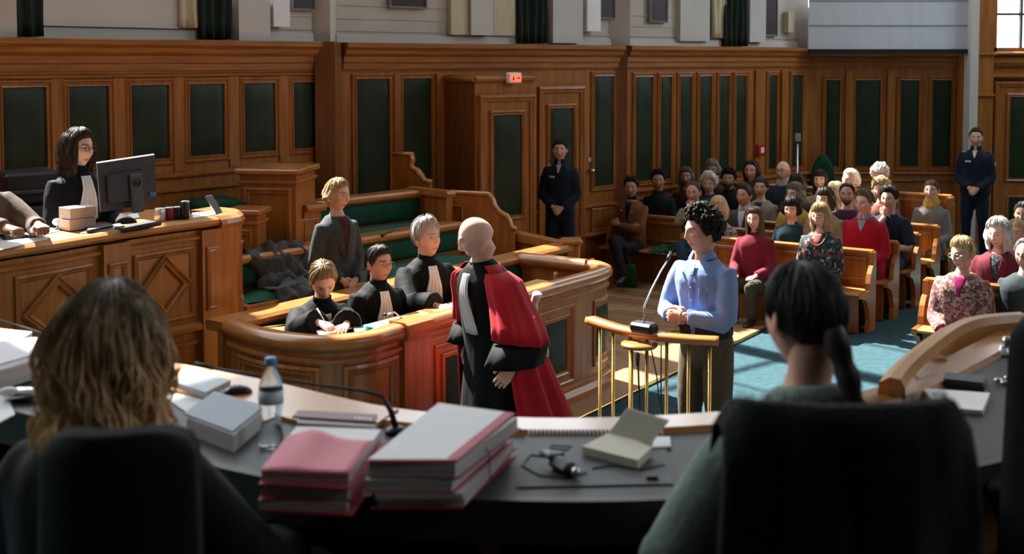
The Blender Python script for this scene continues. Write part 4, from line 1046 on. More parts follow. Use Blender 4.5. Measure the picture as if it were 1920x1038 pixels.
    def collar(s, m, h=.045, r=.066, flare=.012, name='collar', open_=.0, thick=.006):
        k = s.scale; P = []; c = s.nb-s.sd*.012*k
        for i in range(25):
            a = open_+(2*math.pi-2*open_)*i/24; d = Vector((math.sin(a), -math.cos(a), 0)); r_ = []
            for j in range(4):
                v = j/3; q = c+d*(r+flare*(1-v))*k+s.sd*(h*v-.02*(math.cos(a) > .6)*(1-v)*2-.012*max(0, math.cos(a)))*k; r_.append(q)
            P.append(r_)
        mb = MB(); mb.grid(P, True, thick=lambda i, j: Vector((0, 0, -.001))-Vector((math.sin(open_+(2*math.pi-2*open_)*i/24), -math.cos(open_+(2*math.pi-2*open_)*i/24), 0))*thick)
        o = fixn(mb.build(name, m)); s.put(o, s.topo if name != 'scarf' else None); return o
    def shirt_v(s, m, depth=.20, w_=.05, off=.016, name='shirt_front'): return s.patch(name, m, [(.53, -w_, w_), (.53-depth*.5, -w_*.6, w_*.6), (.53-depth, -.004, .004)], off)
    def lapels(s, m, depth=.26, w_=.05, off=.022):
        for sd in (-1, 1): s.patch('lapel', m, [(.525, sd*w_*.9, sd*(w_+.035)), (.46, sd*w_*.8, sd*(w_+.055)), (.525-depth*.6, sd*w_*.45, sd*(w_+.03)), (.525-depth, sd*.003, sd*.02)], off, .008)
    def jabot(s, m, L=.29, w0=.034, w1=.075, off=.022, x=0.): return s.patch('white_bands', m, [(.525, x-w0, x+w0), (.45, x-w0*1.2, x+w0*1.2), (.525-L*.6, x-w1*.85, x+w1*.85), (.525-L, x-w1, x+w1)], off, .008, pleat=4, n=24, amp=.005)
    def robe(s, m=None, flare=.02):
        m = m or ROBE; s.top(m, 'robe', .024, (.082, .080, .085, .095, .10), length=-.13, flare=flare, high=.004, fold=.014)
        s.collar(m, .055, .062, .006, 'robe_collar')
    # ---- hair
    def hair(s, style, colr, th=.018, L=.25, seed=1, rec=0., fringe=0., wave=.006, part=0., name='hair', spread=.0, rough=.42, front=52, grey=None, roots=None, volume=1.0, strands=0):
        k = s.scale; key = ('curl_%s' if style == 'curly' else 'hair_%s') % '_'.join('%d' % int(c*1000) for c in colr)+('g' if grey else '')
        m = mat(key, tuple(c*.7 for c in colr), rough, col2=grey or tuple(min(1, c*1.6) for c in colr), vscale=5, vstretch=(14, 14, 1.5), bump=.3, bscale=12, spec=.22 if style != 'curly' else .06)
        if roots:                                       # dyed hair: darker at the crown, fair towards the ends
            nt = m.node_tree; bs = nt.nodes['Principled BSDF']; tc = nt.nodes.new('ShaderNodeTexCoord'); sx = nt.nodes.new('ShaderNodeSeparateXYZ'); nz = nt.nodes.new('ShaderNodeTexNoise'); nz.inputs['Scale'].default_value = 30
            mp = nt.nodes.new('ShaderNodeMapping'); mp.inputs['Scale'].default_value = (2.2, 2.2, .18); ad = nt.nodes.new('ShaderNodeMath'); ad.operation = 'MULTIPLY_ADD'; ad.inputs[1].default_value = .34
            rp = nt.nodes.new('ShaderNodeMapRange'); rp.inputs[1].default_value = s.hc.z+.29; rp.inputs[2].default_value = s.hc.z+.09; cr = nt.nodes.new('ShaderNodeMix'); cr.data_type = 'RGBA'
            nt.links.new(tc.outputs['Object'], sx.inputs[0]); nt.links.new(tc.outputs['Object'], mp.inputs[0]); nt.links.new(mp.outputs[0], nz.inputs['Vector']); nt.links.new(nz.outputs['Fac'], ad.inputs[0]); nt.links.new(sx.outputs[2], ad.inputs[2])
            nt.links.new(ad.outputs[0], rp.inputs[0]); nt.links.new(rp.outputs[0], cr.inputs[0]); cr.inputs[6].default_value = (*roots[0], 1); cr.inputs[7].default_value = (*roots[1], 1); nt.links.new(cr.outputs[2], bs.inputs['Base Color'])
        rs = random.Random(seed); mb = MB(); C = s.hc; R = s.headR @ Matrix.Scale(s.hk, 3)
        if style == 'short': front -= 7
        tab = [(0, front-rec*22+fringe*20), (35, front+2-rec*20+fringe*18), (55, (62 if style != 'short' else 56)-rec*8+fringe*6), (72, 86), (84, 94), (104, 100), (140, 116), (180, 122)]
        nphi, nr = 60, 16
        phs = np.linspace(-math.pi, math.pi, nphi, endpoint=False)
        def cap_pt(ph, u, t_):
            thm = math.radians(float(lerp_tab(tab, abs(math.degrees(ph))))); t = .02+(thm-.02)*u
            x, y, z = head_pts(np.array(t), np.array(ph), s.fem, 0)
            q = Vector((float(x), float(y), float(z))); n = q.normalized()
            return q, n, thm
        rings = []
        for i in range(nr+1):
            u = i/nr; r = []
            for ph in phs:
                q, n, thm = cap_pt(float(ph), u, 0)
                prof = (1-u**5)*.97+.0
                nz = noise.noise((math.sin(ph)*4+seed, math.cos(ph)*4, u*1.5))*.35+noise.noise((math.sin(ph)*12+seed, math.cos(ph)*12, u*2))*.25
                if style == 'curly': nz = noise.noise((q.x*42+seed, q.y*42, q.z*42))*.9+.1*noise.noise((q.x*90, q.y*90, q.z*90))
                tt = th*(prof*(1+nz*(.5 if style != 'curly' else .7)))-(.003 if u > .97 else 0)
                if style == 'short': tt *= .55+.45*max(0, n.z)
                r.append(R @ (q+n*tt)+C)
            rings.append(r)
        mb.loft(rings, True)
        ns = 0 if style == 'curly' else (strands or 90)
        for q_ in range(ns):
            ph = rs.uniform(-math.pi, math.pi); dr = rs.uniform(-.5, .5); u0 = rs.uniform(0, .5); u1 = rs.uniform(.85, 1.0); o_ = rs.uniform(.75, 1.25); pts = []
            for j in range(7):
                u = u0+(u1-u0)*j/6; q, n, _ = cap_pt(ph+dr*(u-u0), u, 0); g_ = th*(1-min(1, u)**5)*o_
                if style == 'short': g_ *= .55+.45*max(0, n.z)
                pts.append(R @ (q+n*(g_+.0015))+C)
            mb.tube(pts, [x*k*rs.uniform(.7, 1.3) for x in (.0012, .0026, .0028, .0028, .0026, .0022, .0008)], 4)
        if style in ('curly',):
            for i in range(280):
                ph = rs.uniform(-math.pi, math.pi); u = math.sqrt(rs.random())*.97; q, n, _ = cap_pt(ph, u, 0)
                a = rs.uniform(.005, .0105)*volume; mb.sphere(R @ (q+n*(th*(.75+.35*rs.random())*(1-u**6)))+C, (a*k, a*k, a*k), 7, 5)
        if style in ('long', 'bob'):
            ph0 = math.radians(56); nf = 44; rows = 14; out = []; inn = []
            for i in range(nf+1):
                ph = ph0+(2*math.pi-2*ph0)*i/nf; p_ = ph if ph <= math.pi else ph-2*math.pi
                ro = []; ri = []
                x, y, z = head_pts(np.array(math.radians(40)), np.array(p_), s.fem, 0); st0 = Vector((float(x), float(y), float(z))); n0 = st0.normalized()
                x, y, z = head_pts(np.array(math.radians(92)), np.array(p_), s.fem, 0); eq = Vector((float(x), float(y), float(z)))
                ed = min(1, min(i, nf-i)/4)
                for j in range(rows+1):
                    v = j/rows
                    if v < .2:
                        tq = math.radians(40+52*v/.2); x, y, z = head_pts(np.array(tq), np.array(p_), s.fem, 0); base = Vector((float(x), float(y), float(z)))
                    else: base = Vector((eq.x*(1-.05*math.sin((v-.2)*3)+spread*(v-.2)), eq.y*(1-.12*(v-.2))+.01*(v-.2), eq.z-L*(v-.2)/.8))
                    nrm = Vector((math.sin(p_), -math.cos(p_), 0)); sm_ = min(1, v/.2); nrm = base.normalized().lerp(nrm, sm_*sm_).normalized(); sm_ = .55+.45*sm_
                    wv = wave*math.sin(v*11+math.sin(i*.7)*2+seed)+.010*volume*noise.noise((i*.55+seed*3, v*2.2, 1))
                    g = th*(.95-.25*v)*volume+wv
                    if style == 'bob': g += .012*math.sin(min(1, v*1.1)*math.pi)*volume
                    tip = L*.10*noise.noise((i*.9+seed, 5, 0))*v
                    b_ = base+Vector((0, 0, tip))
                    ro.append(R @ (b_+nrm*(g*ed*sm_+.002))+C); ri.append(R @ (b_+nrm*(-.012+.004*(1-ed)))+C)
                out.append(ro); inn.append(ri)
            n, m_ = len(out), rows+1
            vs = [p for r in out for p in r]+[p for r in inn for p in r]; fs = []
            K = n*m_
            for i in range(n-1):
                for j in range(m_-1):
                    a = i*m_+j; fs.append((a, a+1, a+m_+1, a+m_)); fs.append((K+a, K+a+m_, K+a+m_+1, K+a+1))
            for i in range(n-1):
                a = i*m_+rows; fs.append((a, a+K, a+m_+K, a+m_))
            for i in (0, n-1):
                for j in range(m_-1): a = i*m_+j; fs.append((a, a+1, a+1+K, a+K))
            mb.add(vs, fs, True)
            if strands:
                for q in range(strands):
                    i = rs.uniform(1, nf-1); i0 = int(i); f = i-i0; pts = []; o_ = (rs.uniform(-.002, .012) if rs.random() < .85 else rs.uniform(.01, .03))*k; d = rs.uniform(-.03, .03); am = rs.uniform(.002, .012); ph_ = rs.uniform(0, 6.28); je = rows
                    for j in range(0, rows+1):
                        p = out[i0][j].lerp(out[min(i0+1, nf)][j], f); nv = (p-C); nv.z = 0; nv.normalize(); tg = Vector((-nv.y, nv.x, 0))
                        pts.append(p+nv*(o_+am*.4*math.sin(j*1.1+ph_))+tg*(d*j/rows+am*math.sin(j*.9+ph_)))
                    rr = [rs.uniform(.0016, .0034)*k*(1 if 1 < j < rows-1 else .5) for j in range(rows+1)]
                    mb.tube(pts, rr, 4, cap=True)
        if style == 'bun':
            mb.sphere(R @ Vector((0, .115, .0))+C, (.04*k, .03*k, .04*k), 12, 8)
        if style in ('pony', 'braid'):
            p0 = R @ (Vector((0, .100, -.005)) if style == 'braid' else Vector((0, .098, -.05)))+C; pts = []; rr = []
            for j in range(22):
                v = j/21; pts.append(p0+Vector((part*v, .035*math.sin(v*2.6)+.01, -L*v)))
                rr.append(k*(.027*(1-.35*v)+(.008*abs(math.sin(v*L*46)) if style == 'braid' else 0))*(1 if v < .93 else .6))
            mb.tube(pts, rr, 12, flat=(1, .8))
        o = mb.build(name, m); s.put(o); return o
    def glasses(s, m=None):
        k = s.scale; R = s.headR @ Matrix.Scale(s.hk, 3); mb = MB(); m = m or BLACK
        for sd in (-1, 1):
            pts = [R @ Vector((sd*.032+.021*math.cos(a), -.101+.006*abs(math.cos(a)), .012+.016*math.sin(a)))+s.hc for a in [2*math.pi*i/14 for i in range(15)]]
            mb.tube(pts, .0022*k, 6); mb.tube([R @ Vector((sd*.053, -.094, .016))+s.hc, R @ Vector((sd*.078, -.02, .014))+s.hc, R @ Vector((sd*.080, .012, .008))+s.hc], .002*k, 5)
        mb.tube([R @ Vector((-.011, -.105, .015))+s.hc, R @ Vector((.011, -.105, .015))+s.hc], .002*k, 5)
        s.put(mb.build('glasses', m))
ROBE = mat('black_robe', (.0045, .0052, .006), .75, var=.3, vscale=7, vstretch=(4, 4, .6), bump=.5, bscale=7, sheen=.02, spec=.14)
BAND = mat('white_pleats', (.82, .82, .81), .75, var=.05, vscale=12)
def fabric(name, c, var=.12, rough=.85, vs=10, bump=.25, bs=16, sheen=.03, col2=None, kind=None): return mat('cloth_'+name, c, rough, var=var, vscale=vs, bump=bump, bscale=bs, sheen=sheen, spec=.25, col2=col2, kind=kind)
SK = dict(pale=(.68, .44, .34), fair=(.63, .39, .295), ruddy=(.62, .35, .255), tan=(.45, .26, .18), brown=(.20, .098, .058), olive=(.45, .275, .19))
# ------------------------------------------------------------------ the public
ROWS = {1: e1, 2: PE[1], 3: PE[2], 'L': Vector((2.5, 13.82, 0)), 4: PE[3], 5: eh, 'A': er, 'B': er+bd*.72}
def row_head(px, py, row, off=.27):
    r = ray(px, py); E = ROWS[row]-bd*off
    # intersect in plan: t*(rx,ry) = E - k*rd
    det = r.x*rd.y-r.y*rd.x; t = (E.x*rd.y-E.y*rd.x)/det
    return D(px, py, r.y*t)
def sit(label, px, py, row, off=.27, hy=8, hp=2, arms='lap', fem=0, girth=1., lean=3, scale=.97, yaw=0, roll=0):
    H_ = row_head(px, py, row, off)
    p = Person(label, H_, -32.9+yaw, 'sit', lean, (hy, hp, roll), scale, girth, fem, 0., 'people on the public benches'); p.arms(arms); return p
DKT = fabric('dark_trousers', (.012, .012, .016)); JEAN = fabric('jeans', (.022, .045, .085), .2); GREYT = fabric('grey_trousers', (.06, .06, .055)); SHOE = mat('dark_shoe', (.02, .014, .01), .4, var=.2); SHOEB = mat('brown_shoe', (.12, .08, .04), .5, var=.2)
WSH = fabric('white_shirt', (.55, .56, .58), .05)

p = sit('person in brown jacket over black turtleneck, arms folded on the left bench', 1183.5, 352, 'L', fem=.6, arms='crossed', hy=18, hp=4)
p.build_body(SK['olive'], (.02, .015, .012)); p.top(fabric('brown_suede', (.17, .072, .030), .15), 'jacket', .02, (.072, .062, .056, .052, .046)); p.shirt_v(fabric('black_knit', (.008, .008, .010)), .30, .055); p.lapels(MATS['cloth_brown_suede']); p.collar(MATS['cloth_black_knit'], .075, .056, .006, 'turtleneck'); p.legs(DKT, shoe=SHOE, cross=True); p.hair('short', (.022, .017, .013), .03, seed=2)
pn_ = MB(); 
for sx in (-.075, .07):
    b_ = MB(); b_.sphere(p.tpt(.43*p.scale, sx, .045), .008, 8, 6); p.put(b_.build('pin', PAPER), p.topo)
p = sit('dark-haired man in a black shirt sitting behind the brown jacket', 1234, 339, 'L', off=-.38, hy=24)
p.build_body(SK['tan'], (.01, .008, .008), stubble=.5); p.top(fabric('blackgreen', (.012, .018, .020)), 'shirt'); p.collar(MATS['cloth_blackgreen']); p.hair('short', (.010, .008, .008), .03, seed=3)
p = sit('grey-haired woman in a dark flowered shirt seated left of the white-curled woman', 1287, 332, 4, off=-.03, fem=1, hy=14, roll=-6)
p.build_body(SK['tan'], (.1, .1, .1)); p.top(fabric('dark_flowers', (.012, .014, .012), vs=40, col2=[(.12, .08, .05), (.02, .03, .02), (.06, .05, .03)], kind='voronoi'), 'shirt'); p.hair('bob', (.10, .10, .10), .022, .13, seed=4)
p = sit('crop-haired man in a khaki shirt and jeans, fist to his mouth', 1300, 361, 'L', arms='chin', hy=8, hp=6, lean=10)
p.build_body(SK['ruddy'], (.1, .06, .04), stubble=.35); p.top(fabric('khaki', (.20, .17, .095), .2, vs=30, bump=.5), 'shirt'); p.collar(MATS['cloth_khaki']); p.legs(JEAN, shoe=SHOEB, cross=True); p.hair('short', (.10, .065, .04), .009, seed=5, rec=.5)
p = sit('woman with a big cloud of white curls in a denim shirt', 1329, 346, 4, fem=1, hy=10)
p.build_body(SK['ruddy'], (.4, .4, .4)); p.top(fabric('denim', (.04, .07, .11)), 'shirt'); p.collar(MATS['cloth_denim']); p.hair('curly', (.50, .49, .46), .05, seed=6, volume=1.25, front=48)
p = sit('person with grey hair at the back, head above the white-curled woman', 1335, 319, 5, off=.12, hy=10, scale=1.0)
p.build_body(SK['tan'], (.1, .1, .1)); p.top(fabric('dark_grey', (.04, .04, .04)), 'jacket'); p.hair('bob', (.20, .19, .17), .026, .06, seed=7, front=58)
p = sit('bearded man with dark curly hair in black', 1366, 336, 5, off=.55, hy=16)
p.build_body(SK['tan'], (.01, .01, .01), beard=(.02, .016, .014)); p.top(fabric('black_top', (.010, .011, .012)), 'jacket'); p.collar(MATS['cloth_black_top']); p.hair('curly', (.014, .012, .010), .032, seed=8)
p = sit('blond bobbed woman in a pale flowered blouse', 1347, 390, 2, fem=1, hy=0, hp=4)
p.build_body(SK['fair'], (.3, .2, .1)); p.top(fabric('pink_flowers', (.36, .28, .24), vs=34, col2=[(.42, .35, .30), (.25, .05, .07), (.30, .26, .22), (.10, .14, .10)], kind='voronoi'), 'blouse'); p.legs(DKT, shoe=SHOE); p.hair('bob', (.52, .40, .24), .022, .12, seed=9, front=64)
p = sit('man with shoulder-length brown hair in an olive jacket at the back', 1409, 321, 5, hy=4, scale=1.02)
p.build_body(SK['ruddy'], (.03, .02, .015), stubble=.3); p.top(fabric('olive', (.07, .065, .035)), 'jacket', .02); p.collar(MATS['cloth_olive']); p.hair('bob', (.035, .024, .018), .018, .11, seed=10, rec=.4)
p = sit('brown-haired man in a grey jacket with an open white collar', 1395, 367, 3, hy=-8, hp=2)
p.build_body(SK['ruddy'], (.06, .04, .03), stubble=.2); p.top(fabric('grey_jacket', (.055, .058, .056)), 'jacket', .02, (.072, .062, .056, .052, .046)); p.shirt_v(WSH, .26); p.lapels(MATS['cloth_grey_jacket']); p.collar(WSH, .05, .064, .015, open_=.25); p.legs(DKT, shoe=SHOE); p.hair('short', (.055, .038, .025), .026, seed=11)
p = sit('woman with a dark headband in a loose beige jacket', 1426, 352, 4, fem=1, hy=12)
p.build_body(SK['fair'], (.06, .04, .03)); p.top(fabric('beige', (.27, .235, .185)), 'jacket', .028, (.08, .07, .062, .056, .05)); p.shirt_v(fabric('dark_inner', (.02, .03, .05)), .25); p.hair('bun', (.07, .05, .035), .018, seed=12)
hb_ = MB(); R_ = p.headR @ Matrix.Scale(p.scale, 3); hb_.tube([R_ @ Vector((.098*math.sin(a), -.055+.03*math.cos(a), .02+.108*math.cos(a)))+p.hc for a in [math.radians(-95+190*i/16) for i in range(17)]], .016*p.scale, 8, flat=(.5, 1.4)); p.put(hb_.build('headband', fabric('headband', (.03, .035, .05))))
p = sit('girl with long brown hair in a maroon sweater on the front bench', 1415, 411, 1, fem=1, hy=4, hp=4, arms='thigh', scale=.93)
p.build_body(SK['fair'], (.06, .04, .03)); p.top(fabric('maroon_knit', (.17, .012, .028)), 'sweater', .024, (.078, .07, .066, .06, .05)); p.collar(MATS['cloth_maroon_knit'], .03, .064); p.legs(fabric('olive_jeans', (.045, .045, .032)), shoe=SHOE); p.hair('long', (.075, .046, .028), .022, .30, seed=13, wave=.004, front=50)
p = sit('bald man with black glasses and a grey scarf on the last bench', 1468, 321, 5, hy=-10, scale=1.0)
p.build_body(SK['fair'], (.05, .04, .03), stubble=.55); p.top(fabric('navy', (.018, .026, .045)), 'jacket', .016); p.collar(fabric('grey_scarf', (.33, .32, .31), vs=30), .085, .066, .03, 'scarf', thick=.02); p.glasses()
p = sit('boy with a dark fringe in a dark teal sweater', 1484, 393, 2, hy=6, hp=6, scale=.92)
p.build_body(SK['pale'], (.012, .01, .01)); p.top(fabric('dark_teal', (.012, .040, .050)), 'sweater', .016); p.collar(MATS['cloth_dark_teal'], .025, .06); p.legs(DKT, shoe=SHOE); p.hair('bob', (.014, .011, .010), .03, .05, seed=14, fringe=.55)
p = sit('person with grey-brown hair in a yellow and navy top behind the boy', 1490, 365, 3, fem=1, hy=-20, hp=4)
p.build_body(SK['fair'], (.1, .08, .06)); p.top(fabric('yellow', (.42, .27, .05)), 'cardigan', .02); p.shirt_v(fabric('navy_in', (.015, .022, .045)), .3, .08); p.hair('bob', (.17, .14, .105), .03, .10, seed=15)
p = sit('dark-haired person half hidden below the bald man', 1494, 348, 4, hy=0, hp=6)
p.build_body(SK['fair'], (.02, .015, .01)); p.top(fabric('charcoal', (.03, .03, .034)), 'jacket'); p.hair('bob', (.030, .022, .018), .028, .08, seed=16, fringe=.3)
p = sit('woman with long straight dark hair on the last bench', 1538, 338, 5, fem=1, hy=6)
p.build_body(SK['pale'], (.02, .015, .01)); p.top(fabric('tan_top', (.28, .20, .14)), 'blouse'); p.hair('long', (.024, .016, .013), .02, .27, seed=17, wave=.003, fringe=.5)
p = sit('woman with fair bobbed hair in a dark flowered blouse on the front bench', 1538, 405, 1, fem=1, hy=-6, hp=10, girth=1.08)
p.build_body(SK['fair'], (.2, .14, .08)); p.top(fabric('teal_flowers', (.010, .030, .036), vs=38, col2=[(.012, .05, .055), (.30, .25, .19), (.012, .03, .03), (.20, .035, .035), (.010, .022, .03), (.03, .10, .11)], kind='voronoi'), 'blouse', .02); p.shirt_v(SKIN if False else fabric('pink_neck', (.40, .15, .12)), .12, .05); p.legs(DKT, shoe=SHOE); p.hair('bob', (.30, .20, .10), .026, .14, seed=18, fringe=.4); p.glasses(BRASS)
nk = MB(); nk.tube([p.tpt(.53*p.scale-.11*math.sin(a)*p.scale, .085*math.cos(a)*p.scale, .026) for a in [math.pi*i/12 for i in range(13)]], .006, 6); p.put(nk.build('necklace', mat('red_beads', (.35, .05, .03), .4, var=.2, vscale=60)))
p = sit('dark-haired person in a beige coat behind the fair woman in flowers', 1546, 375, 2, fem=1, hy=-10, hp=4)
p.build_body(SK['fair'], (.03, .02, .015)); p.top(fabric('sand', (.24, .20, .14)), 'coat', .026, (.08, .07, .06, .056, .05)); p.hair('bob', (.045, .03, .022), .026, .10, seed=19, fringe=.4)
p = sit('person with white-blond hair on the last bench', 1595, 338, 5, hy=-24)
p.build_body(SK['ruddy'], (.4, .35, .25)); p.top(fabric('stone_grey', (.20, .19, .18)), 'jacket'); p.hair('bob', (.62, .56, .44), .022, .06, seed=20, rec=.2)
p = sit('bearded man in a purple sweater on the third bench', 1588, 365, 3, hy=12, hp=4)
p.build_body(SK['tan'], (.02, .016, .012), beard=(.03, .022, .018)); p.top(fabric('purple', (.045, .010, .030)), 'sweater', .018); p.legs(DKT); p.hair('short', (.025, .018, .014), .014, seed=21, rec=.5)
p = sit('woman with pale blond hair beside the bearded man', 1566, 363, 4, fem=1, hy=-40)
p.build_body(SK['fair'], (.4, .3, .2)); p.top(fabric('pale_yellow', (.40, .36, .22)), 'blouse'); p.hair('long', (.60, .48, .30), .026, .16, seed=22)
p = sit('man in a bright red sweater over a collared shirt, wearing glasses', 1620, 380, 2, hy=-14, hp=8, girth=1.08, arms='lap', lean=6)
p.build_body(SK['ruddy'], (.08, .06, .04)); p.top(fabric('red_knit', (.32, .006, .020), .12), 'sweater', .024, (.078, .07, .064, .058, .05)); p.shirt_v(fabric('check', (.22, .24, .30)), .11, .045); p.collar(MATS['cloth_check'], .05, .066, .016, open_=.2); p.legs(DKT, shoe=SHOE); p.hair('short', (.11, .078, .045), .028, seed=23); p.glasses(STEEL)
p = sit('person with brilliant white curls at the back of the public benches', 1650, 330, 5, hy=10, hp=6)
p.build_body(SK['ruddy'], (.5, .5, .45)); p.top(fabric('brown_coat', (.10, .06, .045)), 'jacket'); p.hair('curly', (.74, .70, .62), .045, seed=24, volume=1.2, front=60)
p = sit('woman with curly fair hair just below the white-curled person', 1652, 356, 4, fem=1, hy=-6, hp=4)
p.build_body(SK['ruddy'], (.3, .22, .12)); p.top(fabric('rust', (.20, .07, .05)), 'blouse'); p.hair('curly', (.46, .34, .19), .042, seed=25, volume=1.2)
p = sit('man in a navy t-shirt with his hand on his chin', 1667, 373, 3, hy=-6, hp=6, arms='chin', lean=8)
p.build_body(SK['ruddy'], (.02, .016, .012), stubble=.4); p.top(fabric('navy_tee', (.010, .016, .034)), 't_shirt', .014, (.072, .068, .066, .06, .05), sleeve_to=.0); p.legs(DKT, shoe=SHOE); p.hair('short', (.022, .017, .014), .034, seed=26)
p = sit('woman in a grey sweater with a yellow scarf on the last bench', 1746, 358, 5, fem=1, hy=2, hp=0, arms='lap')
p.build_body(SK['ruddy'], (.1, .06, .03)); p.top(fabric('grey_knit', (.17, .175, .165)), 'sweater', .016); p.collar(fabric('mustard', (.42, .31, .06), vs=20), .09, .07, .035, 'scarf', thick=.022); p.legs(GREYT, shoe=mat('yellow_shoe', (.42, .42, .05), .5, var=.1)); p.hair('bun', (.12, .075, .045), .014, seed=27)
p = sit('woman with short fair hair and glasses in a pink patterned cardigan', 1804, 477, 'A', fem=1, hy=-26, hp=8, girth=1.12, arms='lap', scale=1.0)
p.build_body(SK['ruddy'], (.3, .2, .1)); p.top(fabric('pink_pattern', (.26, .14, .12), vs=50, col2=[(.32, .22, .17), (.15, .05, .06), (.36, .27, .22), (.20, .085, .085), (.10, .05, .05)], kind='voronoi'), 'cardigan', .026, (.082, .074, .07, .064, .056)); p.shirt_v(fabric('magenta', (.26, .010, .085)), .16, .05)
for sd in (-1, 1): 
    b_ = MB(); b_.tube([p.el[sd].lerp(p.wr[sd], .72), p.el[sd].lerp(p.wr[sd], .97)], [.056, .05], 12); p.put(b_.build('cuff', MATS['cloth_magenta']))
p.legs(DKT, shoe=SHOE); p.hair('short', (.42, .30, .15), .034, seed=28, rec=-.3); p.glasses(STEEL)
p = sit('woman with a grey bob in a maroon blazer on the right', 1872, 439, 'B', fem=1, hy=-14, hp=6, girth=1.08, scale=1.)
p.build_body(SK['fair'], (.3, .3, .3)); p.top(fabric('maroon_wool', (.105, .010, .020)), 'blazer', .026, (.08, .072, .066, .06, .052)); p.shirt_v(fabric('dotted', (.015, .02, .03), vs=60, col2=[(.02, .03, .04), (.14, .14, .15), (.012, .02, .03)], kind='voronoi'), .30, .06); p.lapels(MATS['cloth_maroon_wool']); p.legs(DKT); p.hair('bob', (.36, .36, .35), .034, .13, seed=29)
p = Person('person with a fair ponytail at the right edge behind the maroon blazer', D(1905, 437, 11.3), -32, 'sit', 4, (-10, 4, 0), .97, 1, 1, 0., 'people on the public benches'); p.arms('lap')
p.build_body(SK['ruddy'], (.3, .2, .1)); p.top(fabric('dusk_pink', (.22, .10, .10)), 'blouse'); p.hair('pony', (.42, .30, .17), .02, .2, seed=30)
p = Person('grey-bearded man with glasses in a dark sweater at the right edge', D(1924, 478, 9.75), -32.9, 'sit', 4, (-12, 6, 0), 1, 1.1, 0, 0., 'people on the public benches'); p.arms('lap')
p.build_body(SK['ruddy'], (.2, .2, .2), beard=(.35, .34, .33)); p.top(fabric('stripe_dark', (.025, .035, .04)), 'sweater', .024); p.legs(DKT); p.hair('short', (.2, .19, .18), .016, seed=31, rec=.8); p.glasses()
p = Person('dark-haired person at the very right edge, seated far back', D(1918, 402, 12.6), -33, 'sit', 4, (0, 4, 0), .98, 1, 0, 0., 'people on the public benches'); p.arms('lap')
p.build_body(SK['tan'], (.1, .1, .1)); p.top(fabric('grey_sw', (.05, .05, .055)), 'sweater'); p.hair('short', (.10, .09, .08), .018, seed=32)
# bag under the front bench and things on the left bench
def soft_bag(name, label, c, ux, w_, d, h, m):
    t = thing(name, label, 'bag', c); uy = Vector((-ux.y, ux.x, 0)); rings = []
    for f, g in ((0, .86), (.06, 1.), (.45, 1.04), (.8, .92), (1., .74)):
        rings.append([c+Z3*(h*f+.003)+ux*(w_/2*g*math.copysign(abs(math.cos(a))**.5, math.cos(a)))+uy*(d/2*(1.1-.5*f)*math.copysign(abs(math.sin(a))**.5, math.sin(a)))*(1+.08*noise.noise((a*2, f*3, w_*9))) for a in [2*math.pi*i/20 for i in range(20)]])
    mb = MB(); mb.loft(rings); mb.build('body', m, t)
    for sg in (-1, 1):
        mb = MB(); mb.tube([c+Z3*(h*.97)+uy*sg*d*.2+ux*x*w_*.22+Z3*(h*.35*(1-x*x)) for x in (-1, -.6, 0, .6, 1)], .008, 6); mb.build('handle', m, t)
c_ = U(1412, 585, 0)+bd*.2; soft_bag('shoulder_bag', 'soft maroon bag on the floor by the front bench', Vector((c_.x, c_.y, .0)), rd, .34, .16, .26, fabric('bag_maroon', (.12, .008, .02)))
c_ = U(1176, 540, 0); soft_bag('carrier_bag', 'green carrier bag on the floor by the left bench', Vector((c_.x, c_.y, .02)), rd, .24, .12, .26, fabric('bag_green', (.01, .07, .02)))
gj = [ROWS['L']-rd*.62-bd*.12+Z3*.44, ROWS['L']-rd*.62-bd*.28+Z3*.46, ROWS['L']-rd*.62-bd*.40+Z3*.40]
cloth_heap('folded_scarf', 'bright green scarf lying on the left bench', fabric('scarf_green', (.01, .11, .04)), gj, tuple(rd*.3), 8, 'scarf')

# ------------------------------------------------------------------ the court
NAVY = fabric('police_navy', (.008, .013, .028), .2)
def guard(label, px, py, Y, yaw, hd, fem, hairst, skin, zf=0.):
    p = Person(label, D(px, py, Y), yaw, 'stand', 1, hd, 1.0 if not fem else .94, 1.0 if not fem else .92, fem, zf, 'police officers'); p.arms('clasp')
    p.build_body(skin, (.02, .015, .012)); p.top(NAVY, 'jacket', .024, (.08, .07, .064, .058, .05), length=-.06); p.collar(NAVY, .06, .064, .016, open_=.3); p.shirt_v(WSH if not fem else fabric('pale_blue', (.35, .38, .42)), .10, .03)
    p.legs(NAVY, shoe=SHOE)
    p.patch('chest_badge', mat('badge_white', (.5, .48, .42), .5, var=.1), [(.40, -.115, -.035), (.375, -.115, -.035)], .042, .004)
    q = p.sh[1 if not fem else -1].lerp(p.el[1 if not fem else -1], .3); sg = 1 if not fem else -1
    b_ = MB(); b_.sphere(q+Vector((sg*.068, -.02, 0)), (.008, .026, .03), 10, 6); p.put(b_.build('arm_badge', mat('badge_orange' if fem else 'badge_pale', (.35, .13, .06) if fem else (.5, .5, .5), .5, var=.1)))
    for sg in (-1, 1): b_ = MB(); b_.box(p.sh[sg]+Vector((-sg*.03, 0, .072)), (.08, .05, .012), None, .004); p.put(b_.build('shoulder_strap', MATS['badge_white'] if sg < 0 else NAVY))
    hairst(p); return p
guard('policewoman in navy uniform standing by the doors, hands clasped', 1050, 281, 13.25, -14, (6, 4, 0), 1, lambda p: p.hair('bun', (.018, .014, .012), .016, seed=40), SK['fair'])
guard('policeman in navy uniform standing at the back by the pier', 1830, 258, 15.9, -30, (8, 8, 0), 0, lambda p: p.hair('short', (.03, .025, .02), .012, seed=41), SK['fair'])
